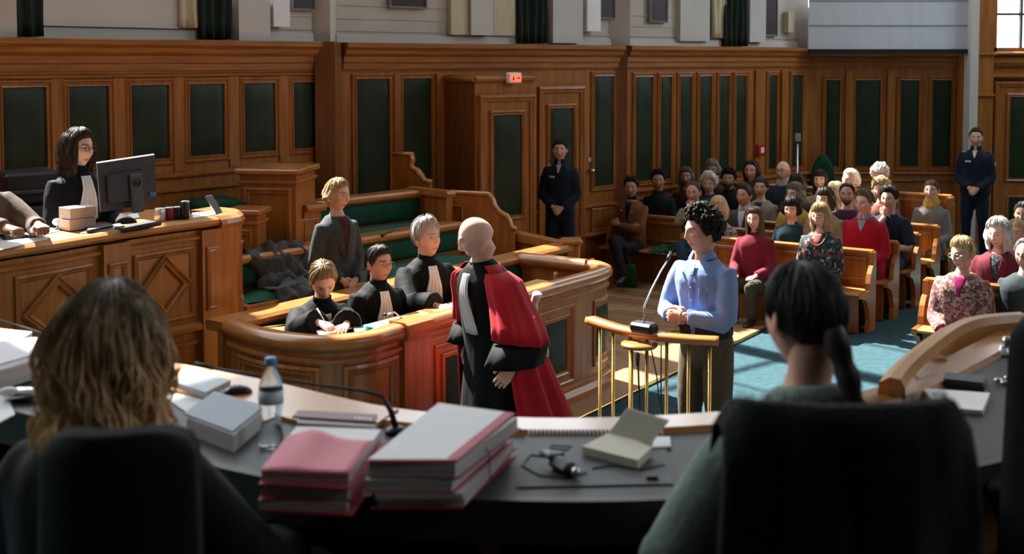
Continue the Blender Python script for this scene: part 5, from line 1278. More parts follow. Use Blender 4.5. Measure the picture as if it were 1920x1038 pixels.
# accused woman standing in the dock
p = Person('fair-haired woman in a grey jacket standing in the dock', D(634, 366, 8.95), 44, 'stand', 2, (12, 6, 0), .94, .84, 1, .12); p.arms('clasp')
p.build_body(SK['fair'], (.2, .14, .08)); p.top(fabric('grey_tweed', (.040, .050, .054), .2, vs=40), 'jacket', .022, (.068, .060, .055, .050, .044), length=-.12, flare=.012); p.shirt_v(fabric('dark_red', (.07, .012, .016)), .34, .05); p.lapels(MATS['cloth_grey_tweed'], .32); p.legs(DKT, shoe=SHOE); p.hair('bob', (.32, .22, .11), .020, .055, seed=42, front=50)
# three advocates
p = Person('young lawyer in black robe bending over notes, writing', D(606, 527, 7.86), 24, 'sit', 20, (-4, 38, -6), .98, 1, .7, .1)
p.arm(-1, p.loc(U(598, 610, 1.0)+Vector((0, .0, .02))), p.pel+Vector((-.5, -.1, .1)), 'grip', (.55, -.7, -.25), (-.3, 0, 1)); p.arm(1, p.loc(U(648, 610, 1.0)+Vector((0, .04, .0))), p.pel+Vector((.5, 0, .1)), 'flat', (-.5, -.8, -.1), (0, 0, 1))
p.build_body(SK['pale'], (.2, .14, .08)); p.robe(); p.jabot(BAND, .30, .036, .07, .050); p.hair('short', (.20, .145, .08), .034, seed=43, rec=.1)
pen = MB(); wq = p.wr[-1]; pen.tube([wq+Vector((.04, -.08, -.02)), wq+Vector((-.02, -.03, .10))], [.003, .005], 8); p_ = pen.build('pen', PAPER); p.put(p_)
lw1 = p
p = Person('dark-haired lawyer with glasses in black robe, seated in the middle', D(712, 495, 8.36), 34, 'sit', 8, (10, 2, 0), .98, 1.03, 1, .1)
p.arm(-1, p.pel+Vector((-.12, -.36, .14)), None, 'relax', (.6, -.7, 0), (0, 0, 1)); p.arm(1, p.pel+Vector((.16, -.36, .16)), None, 'relax', (-.6, -.7, 0), (0, 0, 1))
p.build_body(SK['olive'], (.015, .012, .01)); p.robe(); p.jabot(BAND, .30); p.hair('pony', (.016, .013, .013), .02, .13, seed=44, rec=.2); p.glasses(mat('horn', (.25, .16, .10), .3, var=.2))
p = Person('grey-haired lawyer in black robe holding a rolled paper', D(802, 449, 8.8), 32, 'sit', 6, (10, -8, 0), 1.02, 1.06, 0, .1)
hw = D(818, 573, 8.35); p.arm(-1, p.loc(hw), p.pel+Vector((-.5, 0, .1)), 'grip', (.3, -.95, -.05), (-.2, 0, 1)); p.arm(1, p.loc(D(872, 580, 8.6)), p.pel+Vector((.5, 0, .1)), 'relax', (-.6, -.7, 0), (0, 0, 1))
p.build_body(SK['fair'], (.2, .19, .18), stubble=.15); p.robe(); p.jabot(BAND, .27); p.hair('short', (.27, .26, .245), .046, seed=45, rec=.1)
rp_ = MB(); rp_.tube([p.wr[-1]+Vector((.02, -.085, .0)), p.wr[-1]+Vector((.13, -.10, .035))], .011, 10); p.put(rp_.build('rolled_paper', PAPER))
# clerk and the man in a cardigan at the left bench
p = Person('clerk with long brown hair and glasses in black robe at the monitor', D(148, 279, 8.05), 52, 'sit', 3, (16, 4, 0), 1.0, 1., .8, .8)
p.arm(-1, p.pel+Vector((-.16, -.36, .14)), None, 'flat', (.3, -1, 0), (0, 0, 1)); p.arm(1, p.pel+Vector((.16, -.36, .14)), None, 'flat', (-.3, -1, 0), (0, 0, 1))
p.build_body(SK['pale'], (.03, .02, .015)); p.robe(); p.jabot(BAND, .30); p.hair('long', (.034, .022, .015), .024, .17, seed=46, front=50, strands=120); p.glasses()
p = Person('man in a brown cardigan at the left edge, hands on the bench', D(-38, 305, 7.35), 44, 'sit', 6, (0, 0, 0), 1.02, 1.05, 0, .8)
p.arm(-1, p.loc(D(25, 430, 6.95)), p.pel+Vector((-.5, .1, .1)), 'fist', (.3, -1, -.1), (0, 0, 1)); p.arm(1, p.loc(D(72, 421, 7.15)), p.pel+Vector((.5, .1, .1)), 'fist', (-.1, -1, -.1), (0, 0, 1))
p.build_body(SK['tan'], (.3, .3, .3), beard=(.4, .4, .38)); p.top(fabric('brown_cardigan', (.085, .058, .042), .2), 'cardigan', .022, (.08, .07, .062, .056, .046)); p.hair('short', (.3, .3, .29), .02, seed=47, rec=.4); p.glasses()

# ------------------------------------------------------------------ witness in the blue shirt
p = Person('curly-haired man in a light blue shirt standing at the witness rail', D(1314, 435, 7.25), -44, 'stand', 5, (-24, 4, 0), 1.0, .98, 0, 0.)
hp_ = p.pel
p.arm(1, hp_+Vector((.02, -.26, .20)), hp_+Vector((.55, .3, .25)), 'grip', (-.92, -.30, -.05), (-.1, -1, .1)); p.arm(-1, hp_+Vector((-.10, -.24, .19)), hp_+Vector((-.55, .3, .25)), 'grip', (.9, -.35, .0), (.1, -1, .1))
p.build_body(SK['ruddy'], (.03, .025, .02), stubble=.25)
BLUES = fabric('blue_shirt', (.20, .295, .54), .08, .8, 14, .9, 9)
p.top(BLUES, 'shirt', .016, (.078, .072, .064, .058, .05), length=.05, vox=.009, fold=.022)
p.collar(BLUES, .042, .064, .026, open_=.5); p.patch('placket', fabric('blue_placket', (.17, .25, .48)), [(.52, -.014, .014), (.30, -.014, .014), (.08, -.014, .014)], .022, .004)
for k in range(5):
    b_ = MB(); b_.sphere(p.tpt(.46-.08*k, 0, .027), .006, 8, 5); p.put(b_.build('button', PAPER), p.topo)
p.patch('breast_pocket', MATS['cloth_blue_placket'], [(.40, .055, .125), (.30, .055, .125), (.29, .07, .11)], .020, .003)
p.legs(fabric('khaki_cords', (.085, .068, .040), .18, vs=30), rad=(.098, .092, .074, .066, .06), shoe=SHOE, vox=.013)
bl_ = MB(); bl_.loft([p.ring(t, .166*.98, .116*.99, 28, .014) for t in (.055, .092)], False); p.put(bl_.build('belt', mat('leather_black', (.01, .009, .008), .4, var=.2)))
p.hair('curly', (.016, .014, .012), .052, seed=50, volume=1.45, front=48)

# ------------------------------------------------------------------ bald advocate general in red
RED = fabric('scarlet', (.40, .006, .016), .1, .75, 6, .25, 9, sheen=.06)
p = Person('bald man in a scarlet and black robe leaning over the advocates desk', D(893, 447, 7.05), -50, 'stand', 13, (-30, 22, 0), 1.03, 1.08, 0, 0.)
k = p.scale
p.arm(1, p.loc(D(962, 686, 6.75)), p.pel+Vector((.6, .12, .3)), 'relax', (-.35, -.5, -.8), (.7, -.6, .2)); p.arm(-1, p.loc(D(879, 640, 7.25)), p.pel+Vector((-.4, .4, .3)), 'relax', (0, -.2, -1), (-1, -.2, 0))
p.build_body(SK['pale'], (.3, .22, .16), stubble=.12)
rings = []
for t, w_, d, sw in ((.56, .062, .064, 0), (.54, .085, .078, 0), (.51, .135, .096, 0), (.47, .175, .118, 0), (.40, .185, .135, 0), (.28, .185, .14, 0), (.12, .19, .15, 0)):
    rings.append(p.ring(t*k, w_*k, d*k, 40, .012))
ctr = p.pel+p.sd*.12*k
for j, (f, w_, d) in enumerate(((.12, .21, .17), (.3, .235, .20), (.55, .27, .24), (.8, .30, .27), (1., .325, .29))):
    c = Vector((ctr.x, ctr.y*(1-f)+.06*f, ctr.z*(1-f)+.02*f)); r = []
    for i in range(40):
        a = 2*math.pi*i/40; fo = 1+.06*f*math.sin(a*9+1)+.03*f*math.sin(a*17)
        r.append(c+Vector((math.cos(a)*w_*fo, math.sin(a)*d*fo, 0)))
    rings.append(r)
mb = MB(); mb.loft(rings); p.put(fixn(mb.build('black_gown', ROBE)))
p.toff = .034; p.collar(ROBE, .032, .066, .010, 'gown_collar'); p.jabot(BAND, .36, .026, .055)
# scarlet mantle: back and sides, with a train to the floor
P = []; na, nt_ = 44, 22
for i in range(na+1):
    a = math.radians(62)+math.radians(236)*i/na                 # 0 = front, 180 = back (left side of the body first)
    r = []
    for j in range(nt_+1):
        v = j/nt_
        if v < .25: t = .55-.17*(v/.25); w_ = np.interp(t, [.36, .44, .50, .55], [.225, .215, .178, .108]); d = np.interp(t, [.36, .44, .50, .55], [.18, .16, .135, .108]); c = p.pel+p.sd*t*k
        else:
            f = (v-.25)/.75; c0 = p.pel+p.sd*.38*k; c = Vector((c0.x*(1-f), c0.y*(1-f)+.20*f, c0.z*(1-f)+.03*f)); w_ = .225+.19*f; d = .18+.29*f
        fo = 1+(.03+.07*v)*math.sin(i*1.25+.6*math.sin(v*4))*min(1, v*2.5)
        r.append(c+Vector((math.sin(a)*w_*k*fo, -math.cos(a)*d*k*fo, 0)))
    P.append(r)
mb = MB(); mb.grid(P, True, thick=lambda i, j: (Vector((0, 0, 0))-Vector((math.sin(math.radians(62+236*i/na)), -math.cos(math.radians(62+236*i/na)), 0)))*.012); p.put(fixn(mb.build('scarlet_mantle', RED)))
for sd in (1, -1):                                              # wide sleeves with deep black cuffs
    S, E, W_ = p.sh[sd], p.el[sd], p.wr[sd]
    g_ = 1. if sd > 0 else .80; Q = W_+(E-W_)*.42+Vector((0, .0, .03)); M0 = S+Vector((sd*.015, .01, -.01))
    pts = [S+Vector((-sd*.10, 0, .088)), S+Vector((-sd*.05, 0, .074)), S+Vector((sd*.0, 0, .035)), M0.lerp(Q, .18), M0.lerp(Q, .45)+Vector((0, .012, 0)), M0.lerp(Q, .72)+Vector((0, .012, 0)), Q]; rr = [.02, .085, .122*g_, .140*g_, .155*g_, .168*g_, .178*g_]
    def sl_rings(pts, rr, nseg=54):
        out = []
        for q in range(len(pts)):
            c = pts[q]; r_ = []
            for i in range(nseg):
                a = 2*math.pi*i/nseg; fo = 1+.07*min(1, q/4)*math.sin(a*9+q*.12)+.02*min(1, q/4)*math.sin(a*17)
                r_.append(c+Vector((math.cos(a)*rr[q]*.80*fo, math.sin(a)*rr[q]*fo, -.03*math.sin(a)*(q > 2))))
            out.append(r_)
        return out
    mb = MB(); mb.loft(sl_rings(pts, rr), True); p.put(fixn(mb.build('scarlet_sleeve', RED)))
    q0, q1 = Q-Vector((0, 0, .0)), Q.lerp(W_, .92)
    mb = MB(); mb.loft(sl_rings([q0, q0.lerp(q1, .5), q1], [.178*g_, .184*g_, .184*g_]), True); p.put(fixn(mb.build('black_cuff', ROBE)))
ERM = fabric('ermine', (.66, .62, .52), .08, bump=.5, bs=60)
bk = p.loc(D(1000, 566, 7.12)); mb = MB(); mb.tube([bk+Vector((0, 0, -.05)), bk+Vector((.01, .0, .0)), bk+Vector((.05, -.01, .055))], [.030, .022, .032], 10); p.put(mb.build('ermine_tab', ERM))
bk = p.loc(D(1022, 658, 7.15)); mb = MB(); mb.tube([bk+Vector((0, 0, -.03)), bk+Vector((0, 0, .035))], [.026, .02], 10); p.put(mb.build('ermine_tab', ERM))
# ================================================================== SMALL THINGS ON THE COURT DESKS
def slab_px(name, corners, z0, h, m, parent=None, label=None, cat=None, group=None, bev=0):   # corners: pixels of the top face, on height z0+h
    T = [U(x, y, z0+h) for x, y in corners]; B = [Vector((p.x, p.y, z0)) for p in T]
    mb = MB(); mb.add(B+T, [(3, 2, 1, 0), (4, 5, 6, 7), (0, 1, 5, 4), (1, 2, 6, 5), (2, 3, 7, 6), (3, 0, 4, 7)]); o = fixn(mb.build(name, m, parent))
    if label: tag(o, label, cat, group)
    return o
zb = 1.582
GREYPL = mat('grey_plastic', (.08, .083, .088), .4, var=.08)
# monitor seen from behind
mo = thing('monitor', 'black computer monitor seen from behind on the clerk bench', 'monitor', D(245, 412, 7.75))
TL, TR, BR_, BL_ = D(182, 306, 7.62), D(290, 290, 7.9), D(294, 379, 7.9), D(189, 398, 7.62)
back = Vector((-.45, .85, .1)).normalized()*.045
mb = MB(); mb.add([TL, TR, BR_, BL_]+[p+back for p in (TL, TR, BR_, BL_)], [(0, 1, 2, 3), (7, 6, 5, 4), (0, 4, 5, 1), (1, 5, 6, 2), (2, 6, 7, 3), (3, 7, 4, 0)]); fixn(mb.build('casing', CHARC, mo))
ux = (TR-TL).normalized(); uz = (TL-BL_).normalized(); un = ux.cross(uz); un = -un if un.y > 0 else un; cen = (TL+TR+BR_+BL_)/4
mb = MB(); mb.box(cen+un*.015+ux*-.02-uz*.02, (.26, .035, .19), (ux, un, uz), .01); mb.build('rear_housing', CHARC, mo)
bs_ = U(262, 408, zb); mb = MB(); mb.box(cen+un*.045+ux*.035-uz*.07, (.085, .03, .26), (ux, un, uz), .008); mb.build('stand_column', GREYPL, mo)
mb = MB(); c_ = cen+un*.05+ux*.035; mb.box(Vector((c_.x, c_.y+.02, zb+.012)), (.26, .18, .024), (ux, un, Z3), .008); mb.build('stand_base', BLACK, mo)
lg = MB(); lc = cen+un*.0615+ux*.035+uz*.0; lg.tube([lc+ux*.026*math.cos(a)+uz*.026*math.sin(a) for a in [2*math.pi*i/20 for i in range(21)]], .0035, 6); lg.build('logo_ring', BLACK, mo)
cu = bpy.data.curves.new('logo', 'FONT'); cu.body = 'hp'; cu.size = .04; cu.align_x = 'CENTER'; cu.align_y = 'CENTER'; cu.extrude = .001; cu.materials.append(BLACK)
lt_ = bpy.data.objects.new('lettering_curve', cu); COL.objects.link(lt_); me_ = bpy.data.meshes.new_from_object(lt_); bpy.data.objects.remove(lt_); lo = bpy.data.objects.new('logo_lettering', me_); COL.objects.link(lo)
lo.matrix_world = Matrix.Translation(lc+un*.003) @ Matrix((ux, uz, un)).transposed().to_4x4(); lo.parent = mo; lo.matrix_parent_inverse = MW[mo.name].inverted()
stc = MB(); stc.box(cen+un*.002+ux*.17-uz*.10, (.05, .003, .03), (ux, un, uz)); stc.build('sticker', mat('sticker_blue', (.10, .14, .30), .4, var=.2, vscale=60), mo)
# books, papers and desk clutter on the clerk bench
for k, (pts, lb) in enumerate((([(112, 418), (164, 412), (163, 402), (118, 406)], 'lower of two thick cream books on the clerk bench'), ([(115, 404), (166, 399), (164, 391), (120, 396)], 'upper of two thick cream books on the clerk bench'))):
    z_ = zb+.005+k*.075; t = thing('thick_book', lb, 'book', U(140, 425, z_), 0, 'books on the clerk bench')
    c_ = U(138, 432, zb); ux_ = Vector((.62, .78, 0)).normalized(); uy_ = Vector((-.78, .62, 0)); c2 = Vector((c_.x, c_.y+.07, z_+.035))+ux_*.006*k
    mb = MB(); mb.box(c2, (.19, .13, .058), (ux_, uy_, Z3)); mb.build('pages', mat('cream_pages', (.50, .43, .34), .8, var=.06, vscale=40, vstretch=(1, 1, 8)), t)
    mb = MB(); mb.box(c2+Z3*.032, (.195, .137, .006), (ux_, uy_, Z3), .002); mb.box(c2-Z3*.032, (.195, .137, .006), (ux_, uy_, Z3), .002); mb.box(c2+uy_*.067, (.195, .005, .07), (ux_, uy_, Z3), .002); mb.build('cover', mat('pale_cover', (.62, .52, .55), .5, var=.05), t)
slab_px('paper_sheet', [(-30, 475), (90, 447), (70, 432), (-40, 452)], zb, .004, PAPER, label='large white sheet at the left end of the clerk bench', cat='paper')
slab_px('paper_sheet', [(75, 440), (112, 432), (104, 424), (70, 430)], zb, .004, PRINT, label='white sheet beside the stacked cream books', cat='paper')
slab_px('paper_sheet', [(150, 437), (232, 425), (225, 418), (165, 428)], zb, .004, PAPER, label='white sheet at the edge of the clerk bench below the monitor', cat='paper')
slab_px('paper_sheet', [(205, 415), (262, 407), (258, 399), (214, 405)], zb, .004, PAPER, label='white sheet behind the monitor stand', cat='paper')
slab_px('paper_sheet', [(362, 408), (404, 402), (396, 395), (360, 399)], zb, .004, PAPER, label='white sheet at the right end of the clerk bench', cat='paper')
kb = thing('keyboard', 'black keyboard lying on the clerk bench', 'keyboard', U(200, 425, zb))
slab_px('body', [(163, 432), (212, 423), (206, 417), (160, 425)], zb+.004, .014, BLACK, kb); slab_px('keys', [(166, 431), (208, 423), (204, 419), (163, 426)], zb+.018, .005, CHARC, kb)
ms = thing('stapler', 'dark stapler lying on the sheet at the left end', 'stapler', U(25, 450, zb))
c_ = U(28, 448, zb); mb = MB(); mb.box(c_+Z3*.012, (.15, .05, .02), (Vector((.7, .7, 0)), Vector((-.7, .7, 0)), Z3), .006); mb.build('base', BLACK, ms); mb = MB(); mb.box(c_+Z3*.034, (.14, .035, .022), (Vector((.69, .7, .12)).normalized(), Vector((-.7, .7, 0)), Z3), .008); mb.build('arm', CHARC, ms)
lp = thing('desk_lamp', 'small white-headed desk lamp beside the cream books', 'lamp', U(107, 430, zb)); c_ = U(107, 430, zb)
mb = MB(); mb.lathe(c_, [(.03, 0), (.03, .008), (.006, .012), (.006, .03)]); mb.build('stem', STEEL, lp); mb = MB(); mb.sphere(c_+Z3*.05, (.03, .03, .024), 12, 8); mb.build('head', PAPER, lp)
def cup(px, py, r, h, m, label, name='desk_cup', rim=None):
    c = U(px, py, zb); t = thing(name, label, 'cup', c); mb = MB(); mb.lathe(c, [(r*.92, 0), (r, .004), (r, h-.004), (r*.9, h), (r*.86, h-.01), (r*.84, .02)], 18); mb.build('body', m, t)
    mb = MB(); mb.lathe(c+Z3*h, [(r*1.0, -.006), (r*1.03, 0), (r*.9, .004)], 18); mb.build('rim', rim or STEEL, t); return t
cup(347, 410, .032, .125, BLACK, 'tall black travel mug at the right of the clerk bench', 'travel_mug')
cup(300, 413, .040, .085, mat('silver_tin', (.5, .52, .55), .3, metal=.6, var=.1), 'silver-topped tin nearest the monitor')
cup(318, 411, .036, .085, mat('red_tin', (.25, .02, .02), .4, var=.2), 'dark red pencil tin among the black ones')
cup(333, 410, .034, .085, BLACK, 'black pencil tin beside the travel mug')
tb = thing('tablet', 'small tablet propped up at the end of the clerk bench', 'tablet', U(395, 404, zb)); a = U(404, 402, zb); t_ = D(384, 368, a.y+.02)
for nm, m_, o_ in (('case', STEEL, 0), ('screen', BLACK, .007)):
    mb = MB(); q = Vector((.02, .10, 0)); b_ = Vector((o_, -o_, 0)); mb.add([a+b_, a+q+b_, t_+q+b_, t_+b_]+[p+Vector((.006, -.006, .002))+b_ for p in (a, a+q, t_+q, t_)], [(0, 1, 2, 3), (7, 6, 5, 4), (0, 4, 5, 1), (1, 5, 6, 2), (2, 6, 7, 3), (3, 7, 4, 0)]); fixn(mb.build(nm, m_, tb))
pr_ = thing('printer', 'black printer behind the man in brown cardigan', 'printer', (D(20, 350, 8.5).x, 8.5, .8))
a, b = D(-20, 326, 8.45), D(72, 324, 8.75)
c_ = (a+b)/2; mb = MB(); mb.box(Vector((c_.x, c_.y+.2, c_.z-.12)), (.42, .36, .24), (Vector((.75, .66, 0)), Vector((-.66, .75, 0)), Z3), .02); mb.build('body', BLACK, pr_)
mb = MB(); mb.box(Vector((c_.x+.08, c_.y-.0, c_.z-.14)), (.34, .02, .03), (Vector((.75, .66, 0)), Vector((-.66, .75, 0)), Z3), .005); mb.build('tray', CHARC, pr_)
mb = MB(); mb.box(Vector((c_.x, c_.y+.2, c_.z-.54)), (.5, .4, .58), (Vector((.75, .66, 0)), Vector((-.66, .75, 0)), Z3), .01); mb.build('stand', CHARC, pr_)
# advocates' desk
zd = .931
slab_px('paper_sheet', [(600, 628), (668, 612), (648, 602), (590, 616)], zd+.04, .006, PAPER, label='notes under the writing hand of the young lawyer', cat='paper')
slab_px('paper_sheet', [(745, 606), (818, 594), (800, 585), (735, 596)], zd+.03, .006, PAPER, label='white sheets in front of the lawyer with glasses', cat='paper')
slab_px('paper_sheet', [(838, 584), (884, 576), (874, 566), (832, 573)], zd+.03, .006, BLUEP, label='pale blue sheet in front of the grey-haired lawyer', cat='paper')
slab_px('paper_sheet', [(1012, 548), (1070, 532), (1052, 526), (1000, 540)], zd+.02, .006, PAPER, label='white sheets at the right end of the advocates desk', cat='paper')
slab_px('folder', [(668, 622), (735, 608), (722, 600), (662, 613)], zd+.03, .02, mat('grey_folder', (.25, .30, .33), .6, var=.1), label='grey folder beside the young lawyer', cat='folder')
gl = U(692, 616, 1.0); t = thing('drinking_glass', 'small turquoise glass on the advocates desk', 'glass', gl); mb = MB(); mb.lathe(Vector((gl.x, gl.y, zd+.03)), [(.022, 0), (.026, .05), (.024, .05), (.02, .006)], 14); mb.build('bowl', mat('turquoise', (.02, .30, .42), .1, trans=.3, var=.1), t)
am = thing('desk_microphone', 'gooseneck microphone on the advocates desk before the lawyer with glasses', 'microphone', U(760, 600, 1.0)); b_ = U(758, 600, 1.0); tip = D(722, 590, b_.y-.05)
mb = MB(); mb.box(b_-Z3*.02, (.10, .08, .03), None, .01); mb.build('base', BLACK, am); mb = MB(); mb.tube([b_, b_.lerp(tip, .5)+Z3*.035, tip], .005, 6); mb.build('gooseneck', STEEL, am); mb = MB(); mb.sphere(tip, .014, 8, 6); mb.build('capsule', BLACK, am)
dm = thing('dock_microphone', 'small black microphone on the dock rail', 'microphone', R2.F(R2.s_at(745, 1.1), 1.1, -.05)); b_ = R2.F(R2.s_at(748, 1.1), 1.10, -.05); tip = D(717, 441, b_.y-.3)
mb = MB(); mb.tube([b_, b_.lerp(tip, .5)+Z3*.02, tip], .006, 6); mb.build('gooseneck', BLACK, dm); mb = MB(); mb.sphere(tip, .018, 8, 6); mb.build('capsule', BLACK, dm); mb = MB(); mb.lathe(b_, [(.04, 0), (.035, .02), (.01, .03)]); mb.build('base', BLACK, dm)

# ================================================================== THE JUDGES' BENCH IN THE FOREGROUND
ZJ = 1.70
JP = Path([(-2.7, 4.45), (-1.9, 4.12), (-1.3, 3.86), (-1.06, 3.73), (-.72, 3.52), (-.34, 3.26), (.06, 3.17), (.46, 3.20), (.84, 3.31), (1.13, 3.49), (1.45, 3.83), (1.85, 4.29), (2.3, 4.8), (2.9, 5.4), (3.6, 5.9)], 5, side=-1)
jd = thing('judges_desk', 'curved judges desk with dark leather top and oak rim in the foreground', 'desk', (0, 3, 1.0))
LTH = mat('desk_leather', (.030, .032, .031), .55, var=.15, vscale=6, bump=.1, bscale=90)
mb = MB(); sweep(mb, JP, [(-.54, 1.66), (-.10, 1.66), (-.10, ZJ), (-.54, ZJ)]); fixn(mb.build('leather_top', LTH, jd))
mb = MB(); sweep(mb, JP, [(-.10, 1.64), (.02, 1.64), (.035, 1.665), (.035, 1.70), (.02, 1.715), (-.085, 1.715), (-.10, 1.70)], smooth=False); fixn(mb.build('front_rim', WR, jd))
mb = MB(); sweep(mb, JP, [(-.56, 1.60), (-.53, 1.60), (-.53, 1.702), (-.56, 1.702)]); fixn(mb.build('rear_edge', mat('dark_edge', (.03, .022, .016), .5, var=.2), jd))
mb = MB(); sweep(mb, JP, [(-.03, .3), (.01, .3), (.01, 1.65), (-.03, 1.65)]); fixn(mb.build('front_panel', WV, jd))
# wide sunlit ledge on the left
sL0, sL1 = JP.s_at(300, 1.7), JP.s_at(748, 1.7)
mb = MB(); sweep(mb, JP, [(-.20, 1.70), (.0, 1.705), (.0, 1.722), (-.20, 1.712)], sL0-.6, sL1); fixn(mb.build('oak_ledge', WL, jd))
for px, py in ((915, 950), (1405, 1000)):
    q = U(px, py, 1.66); mb = MB(); mb.box(Vector((q.x, q.y+.12, 1.33)), (.055, .06, .66), None, .008); mb.build('leg', WD, jd)
# outer gallery on the right: a second raised rail round a sunken tray
GP = Path([tuple(U(x, y, 1.76))[:2] for x, y in ((1668, 712), (1690, 684), (1735, 645), (1790, 608), (1840, 594), (1912, 588))], 6, side=-1)
mb = MB(); sweep(mb, GP, [(-.045, 1.66), (.02, 1.66), (.035, 1.70), (.03, 1.75), (.0, 1.768), (-.03, 1.765), (-.045, 1.74)], smooth=False); fixn(mb.build('gallery_rail', WL, jd))
mb = MB(); sweep(mb, GP, [(-.01, .6), (.012, .6), (.012, 1.67), (-.01, 1.67)]); fixn(mb.build('gallery_panel', WV, jd))
G = []; n = 24
for i in range(n+1):
    o_ = GP.F(GP.L*i/n, 1.60, -.03); s_ = JP.s_at(1668+(1905-1668)*i/n, 1.7); q = JP.F(s_, 1.60, .02); G.append([o_.lerp(q, j/3) for j in range(4)])
mb = MB(); mb.grid(G, True, thick=(0, 0, -.02)); fixn(mb.build('tray_floor', WV, jd))
for f in (.42, .96):
    o_ = GP.F(GP.L*f, 1.70, -.02); s_ = JP.s_at(1668+237*f, 1.7); q = JP.F(s_, 1.70, .02); mb = MB(); d_ = (q-o_); mb.box((o_+q)/2, (d_.length, .10, .05), (d_.normalized(), Vector((-d_.y, d_.x, 0)).normalized(), Z3), .015); mb.build('tray_divider', WL, jd)
# platform the judges sit on
jp = [tuple(JP.F(JP.L*i/16, 0, -.06))[:2] for i in range(17)]+[(4.2, -3.0), (-3.2, -3.0)]
mb = MB(); mb.prism(jp, (0, 0, 0), (1, 0, 0), (0, 1, 0), (0, 0, 1.0)); fixn(mb.build('floor_platform', CARP, kind='structure'))

# ---- two high-backed chairs
CHB = mat('black_upholstery', (.005, .0055, .0065), .8, var=.25, vscale=12, bump=.2, bscale=80, spec=.1)
def office_chair(label, cx, cy, yaw, w_, ztop, m):
    t = thing('office_chair', label, 'chair', (cx, cy, 1.0), yaw, 'chairs at the judges desk'); R = Matrix.Rotation(yaw, 3, 'Z'); B = Vector((cx, cy, 0))
    def X(x, y, z): return B+R @ Vector((x, y, 0))+Z3*z
    P = []
    for i in range(15):
        u = i/14*2-1; r = []
        for j in range(15):
            v = j/14; ww = w_/2*(1.06-.10*v)*(1 if v < .93 else 1-(v-.93)*1.2); z = 1.42+(ztop-1.42)*v; rnd_ = .035*max(0, v-.85)/.15*abs(u)**4
            r.append(X(u*ww, .04*(1-u*u)*-1+.06*(1-v)*-.3+.05*u*u, z-rnd_))
        P.append(r)
    nb = R @ Vector((0, -.07, 0)); mb = MB(); mb.grid(P, True, thick=nb); fixn(mb.build('backrest', m, t))
    mb = MB(); mb.box(X(0, .26, 1.45), (w_, .48, .10), (R @ Vector((1, 0, 0)), R @ Vector((0, 1, 0)), Z3), .03); mb.build('seat', m, t)
    mb = MB(); mb.tube([X(0, .25, 1.10), X(0, .25, 1.42)], .03, 10); mb.build('column', STEEL, t)
    mb = MB(); mb.tube([X(0, -.06, 1.75), X(0, -.09, 1.5), X(0, .0, 1.38), X(0, .2, 1.38)], .025, 8); mb.build('back_bracket', BLACK, t)
    for k in range(5):
        a = 2*math.pi*k/5; mb = MB(); mb.tube([X(0, .25, 1.12), X(.28*math.cos(a), .25+.28*math.sin(a), 1.06)], [.026, .018], 8); mb.sphere(X(.28*math.cos(a), .25+.28*math.sin(a), 1.03), .03, 8, 6); mb.build('base_leg', BLACK, t)
    for s_ in (-1, 1):
        mb = MB(); mb.tube([X(s_*(w_/2-.02), .2, 1.44), X(s_*(w_/2+.03), .18, 1.56), X(s_*(w_/2+.03), .12, 1.64)], .015, 8); mb.box(X(s_*(w_/2+.03), .2, 1.65), (.05, .24, .03), (R @ Vector((1, 0, 0)), R @ Vector((0, 1, 0)), Z3), .01); mb.build('armrest', BLACK, t)
    return t
lq = D(222, 790, 2.16); office_chair('black office chair behind the long-haired woman in the left foreground', lq.x, 2.16, math.radians(4), .29, lq.z, CHB)
rq = D(1580, 757, 2.02); office_chair('black office chair behind the woman in sage sweater', rq.x, 2.02, math.radians(-4), .40, rq.z, CHB)
tq = D(2078, 590, 2.62); office_chair('black office chair just entering the picture at the right edge', tq.x, 2.62, math.radians(-30), .42, tq.z, CHB)
# dark coat hung over the right-hand chair
P = []
for i in range(31):
    u = i/30*2-1; r = []
    for j in range(26):
        v = j/25
        if v < .16: y = .04+.08*(1-v/.16)*1.0; z = rq.z+.012-.10*(1-v/.16)
        else: y = -.075-.02*math.sin(v*3); z = rq.z+.012-.62*(v-.16)/.84
        if v >= .16 and v < .22: y = -.03-.045*(v-.16)/.06; z = rq.z+.016
        fl = 1+.24*v; x = u*.205*fl; y += .014*math.sin(u*9+v*3)*v+.010*noise.noise((u*5, v*5, 2))-.02*(1-u*u)+.05*u*u*.6
        z -= .05*max(0, abs(u)-.86)/.14
        r.append(Vector((rq.x+x, 2.02+y, z)))
    P.append(r)
WOOL = mat('black_wool', (.0075, .0085, .0105), .95, var=.3, vscale=20, bump=.6, bscale=140, sheen=.12, spec=.1)
mb = MB(); mb.grid(P, True, thick=(0, .012, -.004)); o = fixn(mb.build('hung_coat', WOOL)); tag(o, 'black wool coat hung over the right-hand office chair', 'coat')
rs = random.Random(9); fz = MB()
for k in range(700):
    u = rs.uniform(-1, 1); p0 = Vector((rq.x+u*.205*1.03, 2.02-.02-.02*(1-u*u)+.03*u*u+rs.uniform(-.02, .03), rq.z+.012-.05*max(0, abs(u)-.86)/.14)); d_ = Vector((rs.uniform(-.5, .5), rs.uniform(-.5, .5), 1))*rs.uniform(.004, .014)
    fz.tube([p0, p0+d_], [.0006, .0002], 3)
fo = fz.build('wool_fuzz', WOOL, o); fo['kind'] = 'stuff'

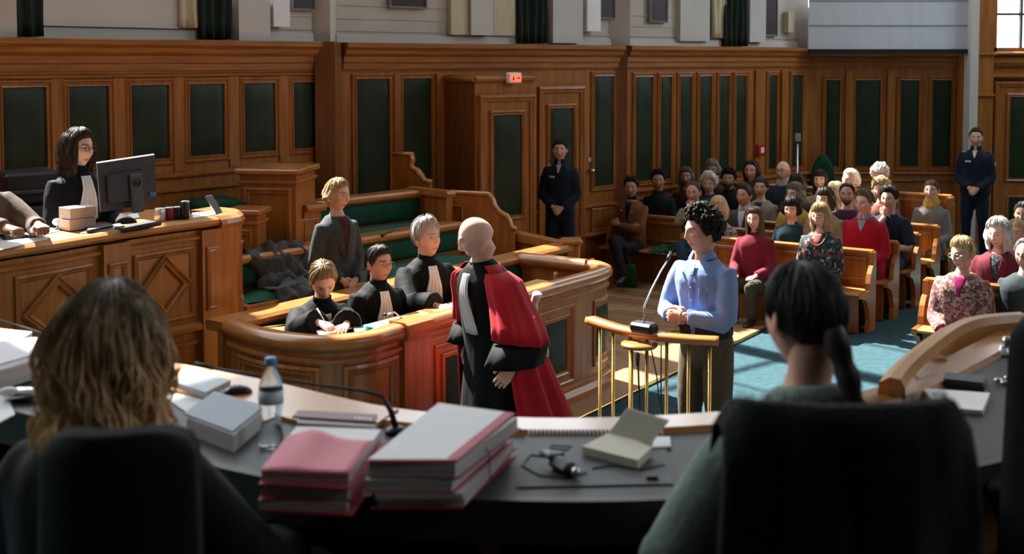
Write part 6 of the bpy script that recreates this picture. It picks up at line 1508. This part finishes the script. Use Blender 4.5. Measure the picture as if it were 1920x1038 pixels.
# ---- the two judges seen from behind
HL = D(208, 655, 2.52)
p = Person('woman with long wavy fair hair in black robe, seen from behind on the left', HL, 172, 'sit', 6, (0, 6, 0), 1.0, 1.06, 1, 1.0); p.hk = 1.0
p.arm(1, p.pel+Vector((.22, -.34, .16)), p.pel+Vector((.6, .1, 0)), 'flat', (-.3, -1, 0), (0, 0, 1)); p.arm(-1, p.pel+Vector((-.28, -.30, .14)), p.pel+Vector((-.7, .2, 0)), 'flat', (.3, -1, 0), (0, 0, 1))
p.build_body(SK['fair'], (.1, .07, .04)); p.robe(flare=.03); p.legs(DKT, shoe=SHOE); p.hair('long', (.150, .096, .048), .034, .20, seed=60, wave=.014, strands=1100, spread=.22, volume=1.2, roots=((.10, .073, .05), (.72, .50, .27)))
HR = D(1505, 600, 2.56)
p = Person('dark-haired woman with a braid in a sage green sweater, seen from behind', HR, 192, 'sit', 14, (8, 6, 0), 1.0, 1.10, 1, 1.0); p.hk = .98
p.arm(1, p.pel+Vector((.20, -.36, .16)), p.pel+Vector((.6, .1, 0)), 'flat', (-.3, -1, 0), (0, 0, 1)); p.arm(-1, p.pel+Vector((-.16, -.36, .18)), p.pel+Vector((-.7, .1, 0)), 'flat', (.3, -1, 0), (0, 0, 1))
p.build_body(SK['fair'], (.04, .03, .025)); p.top(fabric('sage_knit', (.165, .22, .192), .12, vs=20, bump=.4, bs=60), 'sweater', .030, (.088, .078, .07, .062, .052), vox=.010, high=.012, fold=.010); p.legs(DKT, shoe=SHOE)
p.hair('braid', (.018, .016, .015), .016, .25, seed=61, part=-.06, grey=(.055, .052, .050), strands=500); 
# ---- files, folders, bottle and writing things
REDC = mat('red_card', (.42, .045, .075), .6, var=.06); PINK = mat('pink_card', (.62, .16, .215), .6, var=.05, vscale=4); PAGE = mat('page_edges', (.62, .60, .60), .8, col2=(.42, .40, .42), vscale=3, vstretch=(1, 1, 160))
def file_stack(name, label, corners, layers, top_m, seed):
    t = thing(name, label, 'file', U(*corners[0], ZJ)); rs = random.Random(seed)
    ztop = ZJ+sum(h for h, _ in layers); T = [U(x, y, ztop) for x, y in corners]; c = sum(T, Vector())/4; z = ZJ+.002
    for k, (h, kind) in enumerate(layers):
        a = rs.uniform(-.07, .07) if k < len(layers)-2 else 0; R = Matrix.Rotation(a, 3, 'Z'); sh = Vector((rs.uniform(-.012, .012), rs.uniform(-.012, .012), 0)) if k < len(layers)-2 else Vector()
        g = {'card': 1.03, 'pages': .98, 'top': 1.0}[kind]
        B = [Vector(((R @ (p-c)*g+c+sh).x, (R @ (p-c)*g+c+sh).y, z)) for p in T]; Tt = [q+Z3*h for q in B]
        n = 6; P = [[B[0].lerp(B[1], i/n).lerp(B[3].lerp(B[2], i/n), j/n)+Z3*(h+(.004*noise.noise((i*.6+k, j*.6, seed)) if kind != 'pages' else 0)) for j in range(n+1)] for i in range(n+1)]
        mb = MB()
        mb.add(B+Tt, [(3, 2, 1, 0), (4, 5, 6, 7), (0, 1, 5, 4), (1, 2, 6, 5), (2, 3, 7, 6), (3, 0, 4, 7)])
        fixn(mb.build({'card': 'red_cover', 'pages': 'paper_block', 'top': 'top_sheet'}[kind], REDC if kind == 'card' else (PAGE if kind == 'pages' else top_m), t)); z += h
    return t, T, ztop
st, T, zt_ = file_stack('case_file_stack', 'tall stack of red case files topped with a printed sheet', [(690, 862), (822, 756), (962, 775), (856, 862)], [(.003, 'card'), (.020, 'pages'), (.003, 'card'), (.012, 'pages'), (.004, 'card'), (.028, 'pages'), (.004, 'card'), (.034, 'pages'), (.003, 'card'), (.003, 'top')], PRINT, 5)
mb = MB(); q0 = T[3].lerp(T[2], .45); mb.tube([q0+Vector((-.02, -.004, .004)), q0+Vector((.012, -.01, -.03)), q0+Vector((.016, -.012, -.1))], .0015, 5); mb.build('elastic_band', CHARC, st)
mb = MB(); a_, b_ = T[3], T[2]; d_ = (b_-a_).normalized(); nn = Vector((-d_.y, d_.x, 0)); mb.box((a_+b_)/2+nn*.012+Z3*.001, ((b_-a_).length, .022, .003), (d_, nn, Z3)); mb.build('red_spine_strip', REDC, st)
s2, T2, z2 = file_stack('case_file_stack', 'lower stack of case files topped with a pink folder', [(488, 884), (556, 800), (714, 806), (655, 890)], [(.004, 'card'), (.022, 'pages'), (.004, 'card'), (.03, 'pages'), (.004, 'card'), (.022, 'pages'), (.003, 'top')], PAPER, 8)
n = 10; P = [[T2[0].lerp(T2[3], i/n).lerp(T2[1].lerp(T2[2], i/n), .72*j/n)+Z3*(.004+.022*math.exp(-((i-3.2)/2.2)**2)*(j/n)**.7) for j in range(n+1)] for i in range(n+1)]
mb = MB(); mb.grid(P, True, thick=(0, 0, -.003)); fixn(mb.build('pink_folder', PINK, s2))
bk = thing('red_code_book', 'thick dark red book lying behind the pink folder', 'book', U(620, 800, ZJ)); 
slab_px('pages', [(556, 792), (702, 800), (706, 785), (566, 778)], ZJ+.022, .035, PAGE, bk); slab_px('cover', [(548, 780), (704, 790), (708, 776), (560, 768)], ZJ+.057, .006, mat('wine_cover', (.13, .018, .022), .45, var=.15), bk); slab_px('lower_cover', [(556, 806), (703, 812), (707, 800), (566, 792)], ZJ+.016, .006, MATS['wine_cover'], bk)
for k in range(5):
    slab_px('title_stroke', [(664+k*7, 785.5+k*.4), (668+k*7, 785.8+k*.4), (668.5+k*7, 781+k*.4), (664.5+k*7, 780.6+k*.4)], ZJ+.063, .001, PAPER, bk)
# water bottle
WAT = mat('clear_plastic', (.80, .90, .95), .06, trans=.95, var=.02, ior=1.25); bt = U(509, 838, ZJ); wb2 = thing('water_bottle', 'clear plastic water bottle with a blue cap', 'bottle', bt)
prof = [(.022, 0), (.031, .004), (.032, .02), (.030, .035), (.025, .06), (.024, .075), (.029, .095), (.031, .115), (.031, .15), (.030, .165), (.024, .185), (.014, .203), (.0115, .208), (.0115, .215)]
mb = MB(); mb.lathe(bt+Z3*.003, prof, 24); mb.build('bottle_body', WAT, wb2)
mb = MB(); mb.lathe(bt+Z3*.215, [(.0145, 0), (.0145, .018), (.013, .020)], 20); mb.build('cap', mat('blue_cap', (.10, .33, .62), .35, var=.05), wb2)
mb = MB(); mb.lathe(bt+Z3*.118, [(.0325, 0), (.0325, .034), (.0318, .034), (.0318, 0)], 24); mb.build('label_band', mat('bottle_label', (.42, .64, .80), .4, vscale=25, col2=(.72, .82, .88)), wb2)
# binder, folders, pouch and papers on the left
bi = thing('lever_arch_binder', 'grey-blue binder behind the water bottle', 'binder', U(420, 800, ZJ)); GB = mat('grey_blue_card', (.17, .215, .26), .5, var=.06)
slab_px('pages', [(438, 815), (495, 768), (405, 742), (350, 782)], ZJ, .045, PAGE, bi); slab_px('cover', [(436, 808), (496, 760), (402, 733), (345, 774)], ZJ+.045, .005, GB, bi)
fo_ = thing('folder', 'pale grey folder lying behind the long-haired woman', 'folder', U(380, 725, ZJ)); slab_px('body', [(385, 735), (432, 712), (372, 694), (318, 712)], ZJ+.012, .018, mat('pale_folder', (.42, .45, .50), .5, var=.05), fo_); slab_px('edge', [(385, 739), (434, 715), (372, 697), (318, 716)], ZJ+.006, .006, BLACK, fo_)
slab_px('paper_sheet', [(355, 775), (420, 742), (372, 722), (310, 745)], ZJ+.0005, .004, PAPER, label='white sheet under the pale grey folder', cat='paper')
po = U(445, 733, ZJ+.02); mb = MB(); mb.sphere(po, (.045, .025, .018), 12, 8); o = mb.build('pen_pouch', SHOE); tag(o, 'small dark brown pen pouch on the oak ledge', 'pouch')
pe = thing('pen', 'slim white pen lying by the brown pouch', 'pen', U(420, 735, ZJ)); a_, b_ = U(398, 742, ZJ+.03), U(446, 722, ZJ+.03); mb = MB(); mb.tube([a_, b_], .004, 8); mb.build('barrel', PAPER, pe); mb = MB(); mb.tube([b_, b_+(b_-a_)*.12], [.004, .001], 8); mb.build('tip', STEEL, pe)
lf = thing('case_file_stack', 'thick white file at the left edge of the judges desk', 'file', U(40, 690, ZJ)); slab_px('paper_block', [(-30, 702), (75, 672), (110, 640), (-20, 650)], ZJ+.004, .06, PAGE, lf); slab_px('red_cover', [(-32, 712), (78, 682), (112, 650), (-22, 660)], ZJ, .005, REDC, lf); slab_px('top_sheet', [(-30, 690), (76, 660), (112, 628), (-20, 640)], ZJ+.064, .004, PRINT, lf)
slab_px('paper_sheet', [(-40, 638), (30, 640), (60, 622), (-30, 612)], ZJ+.0, .02, PAPER, label='loose white papers behind the thick file at the left edge', cat='paper')
cg = thing('glasses_case', 'shiny metal glasses case at the left edge near the chair', 'case', U(40, 735, ZJ)); mb = MB(); q = U(42, 738, ZJ+.02); mb.sphere(q, (.06, .035, .02), 12, 8); mb.build('shell', STEEL, cg); mb = MB(); mb.sphere(q+Vector((-.03, -.02, .012)), (.03, .02, .014), 10, 6); mb.build('lens_cloth', PAPER, cg)
slab_px('paper_sheet', [(-20, 800), (28, 775), (12, 738), (-30, 745)], ZJ, .004, PAPER, label='white sheet at the left edge below the metal case', cat='paper')
# gooseneck microphone leaning over the files
jm = thing('desk_microphone', 'black gooseneck microphone on the judges desk behind the files', 'microphone', U(742, 806, ZJ)); b_ = U(742, 812, ZJ)
mb = MB(); mb.lathe(b_, [(.03, 0), (.03, .012), (.012, .02)]); mb.build('base', BLACK, jm)
pts = [b_+Z3*.015, D(733, 770, b_.y), D(716, 742, b_.y), D(680, 732, b_.y), D(600, 722, b_.y), D(500, 706, b_.y), D(400, 690, b_.y)]
mb = MB(); mb.tube(pts, [.009, .008, .0055, .0045, .004, .0035, .003], 8); mb.build('gooseneck', BLACK, jm); mb = MB(); mb.tube([pts[-1], pts[-1]+Vector((-.05, 0, .012))], [.007, .006], 8); mb.build('capsule', BLACK, jm)
j2 = thing('desk_microphone', 'black gooseneck microphone behind the thick file at the left edge', 'microphone', U(200, 700, ZJ)); b_ = U(190, 690, ZJ); mb = MB(); mb.lathe(b_, [(.03, 0), (.03, .012), (.012, .02)]); mb.build('base', BLACK, j2)
mb = MB(); mb.tube([b_+Z3*.012, D(170, 660, b_.y), D(90, 628, b_.y), D(-20, 594, b_.y)], [.006, .005, .004, .003], 8); mb.build('gooseneck', BLACK, j2)
# spiral desk pad
pad_ = thing('desk_pad', 'dark spiral-bound desk pad in front of the open notebook', 'desk pad', U(1100, 860, ZJ)); slab_px('sheet', [(968, 912), (1262, 906), (1245, 812), (985, 812)], ZJ, .004, mat('pad_grey', (.075, .08, .082), .6, var=.1, vscale=10), pad_)
for k in range(34):
    x = 992+(1240-992)*k/33; q = U(x, 811, ZJ+.006); mb = MB() if k == 0 else None
    if k == 0: mb.tube([Vector((0, .014*math.cos(a), .009*math.sin(a))) for a in [2*math.pi*i/8 for i in range(9)]], .0024, 5); ring_o = mb.build('spiral_ring', mat('white_wire', (.75, .76, .78), .35, var=.05), pad_); ring_o.location = q
    else: ro = bpy.data.objects.new('spiral_ring', ring_o.data); COL.objects.link(ro); adopt(ro, pad_); ro.location = q
# open notebook
nbk = thing('notebook', 'open cream notebook propped on the desk pad', 'notebook', U(1160, 850, ZJ)); CRM = mat('cream_paper', (.60, .57, .46), .75, var=.04); KRA = mat('grey_board', (.34, .33, .27), .75, var=.05)
slab_px('page_block', [(1092, 836), (1196, 862), (1222, 838), (1150, 806)], ZJ+.006, .022, CRM, nbk); slab_px('lower_cover', [(1088, 846), (1196, 872), (1226, 846), (1150, 814)], ZJ+.002, .004, KRA, nbk)
a_, b_ = U(1141, 812, ZJ+.028), U(1216, 838, ZJ+.02); t0, t1 = D(1176, 766, a_.y+.02), D(1254, 790, b_.y+.02)
mb = MB(); mb.add([a_, b_, t1, t0]+[q+Vector((.002, .007, .002)) for q in (a_, b_, t1, t0)], [(0, 1, 2, 3), (7, 6, 5, 4), (0, 4, 5, 1), (1, 5, 6, 2), (2, 6, 7, 3), (3, 7, 4, 0)]); fixn(mb.build('raised_cover', KRA, nbk))
slab_px('paper_sheet', [(1222, 838), (1258, 836), (1256, 818), (1228, 818)], ZJ+.004, .004, PAPER, label='small white slip beside the open notebook', cat='paper')
# spectacle case with folded glasses and a cable
gc_ = thing('spectacle_case', 'black spectacle case lying open on the desk pad', 'case', U(1060, 880, ZJ)); d_ = (U(1085, 885, ZJ)-U(1020, 850, ZJ)).normalized(); n_ = Vector((-d_.y, d_.x, 0)); c_ = U(1056, 872, ZJ+.02)
mb = MB(); mb.box(c_, (.09, .045, .034), (d_, n_, Z3), .014); mb.build('body', CHARC, gc_); mb = MB(); mb.box(c_-d_*.05+Z3*.014, (.05, .05, .012), (d_, n_, Z3), .005); mb.build('flap', BLACK, gc_)
mb = MB(); q = c_-d_*.065+n_*.005+Z3*.03; mb.tube([q, q+d_*.04+n_*.035+Z3*.002, q+d_*.055+n_*.01+Z3*.001, q+d_*.02-n_*.015, q], .0028, 6); mb.build('folded_frame', BLACK, gc_); mb = MB(); mb.sphere(c_+d_*.055, (.012, .012, .012), 10, 8); mb.build('metal_clasp', STEEL, gc_)
ca = thing('thin_cable', 'thin dark cable curling across the desk pad', 'cable', U(1030, 890, ZJ)); mb = MB(); mb.tube([U(x, y, ZJ+.006) for x, y in ((1100, 885), (1060, 897), (1010, 890), (978, 872), (995, 852), (1030, 856))], .002, 5); mb.build('wire', BLACK, ca); mb = MB(); mb.tube([U(x, y, ZJ+.006) for x, y in ((1110, 878), (1150, 872), (1200, 880), (1246, 870))], .0018, 5); mb.build('wire', BLACK, ca)
q = U(1223, 895, ZJ+.008); mb = MB(); mb.box(q, (.03, .012, .01), None, .003); o = mb.build('memory_stick', BLACK); tag(o, 'small black memory stick on the desk pad', 'memory stick')
# right-hand end of the judges desk
np_ = thing('notepad', 'white notepad lying at the right of the judges desk', 'notepad', U(1790, 750, ZJ)); slab_px('pages', [(1762, 762), (1842, 769), (1856, 736), (1728, 727)], ZJ+.002, .012, PAPER, np_); slab_px('backing', [(1760, 770), (1844, 777), (1858, 744), (1726, 734)], ZJ, .002, KRA, np_)
bc_ = thing('spectacle_case', 'flat black case behind the white notepad on the right', 'case', U(1810, 715, ZJ)); slab_px('body', [(1768, 714), (1845, 723), (1850, 708), (1772, 700)], ZJ+.001, .018, BLACK, bc_); slab_px('lid', [(1770, 709), (1844, 717), (1848, 704), (1774, 697)], ZJ+.019, .006, CHARC, bc_)
kg = thing('key_ring', 'small bunch of shiny keys beside the flat black case', 'keys', U(1885, 718, ZJ)); 
for k, (x, y) in enumerate(((1872, 712), (1884, 717), (1897, 720), (1890, 708))): mb = MB(); mb.sphere(U(x, y, ZJ+.008), (.014, .01, .007), 8, 6); mb.build('key', STEEL, kg)
ch = thing('chrome_stand', 'small chrome microphone foot near the oak rim on the right', 'stand', U(1885, 668, ZJ)); q = U(1882, 664, ZJ); mb = MB(); mb.lathe(q, [(.04, 0), (.04, .008), (.015, .014), (.012, .03)], 16); mb.build('foot', STEEL, ch); mb = MB(); mb.sphere(q+Vector((.01, .0, .045)), .018, 10, 8); mb.build('ball', STEEL, ch)
sg_ = thing('spiral_pad', 'long spiral-bound pad along the oak rim on the right', 'desk pad', U(1720, 725, ZJ)); slab_px('sheet', [(1655, 752), (1765, 722), (1760, 707), (1672, 731)], ZJ, .004, MATS['pad_grey'], sg_)
for k in range(18):
    f = k/17; q = U(1676+(1758-1676)*f, 730+(706-730)*f, ZJ+.006); ro = bpy.data.objects.new('spiral_ring', ring_o.data); COL.objects.link(ro); adopt(ro, sg_); ro.location = q; ro.rotation_euler = (0, 0, .5)
sh_ = slab_px('paper_sheet', [(540, 1045), (625, 1038), (600, 1022), (556, 1026)], 1.45, .004, PAPER, label='corner of a pale sheet on the shelf below the desk', cat='paper')
mb = MB(); sweep(mb, JP, [(-.5, 1.42), (-.05, 1.42), (-.05, 1.445), (-.5, 1.445)]); fixn(mb.build('under_shelf', WD, jd))
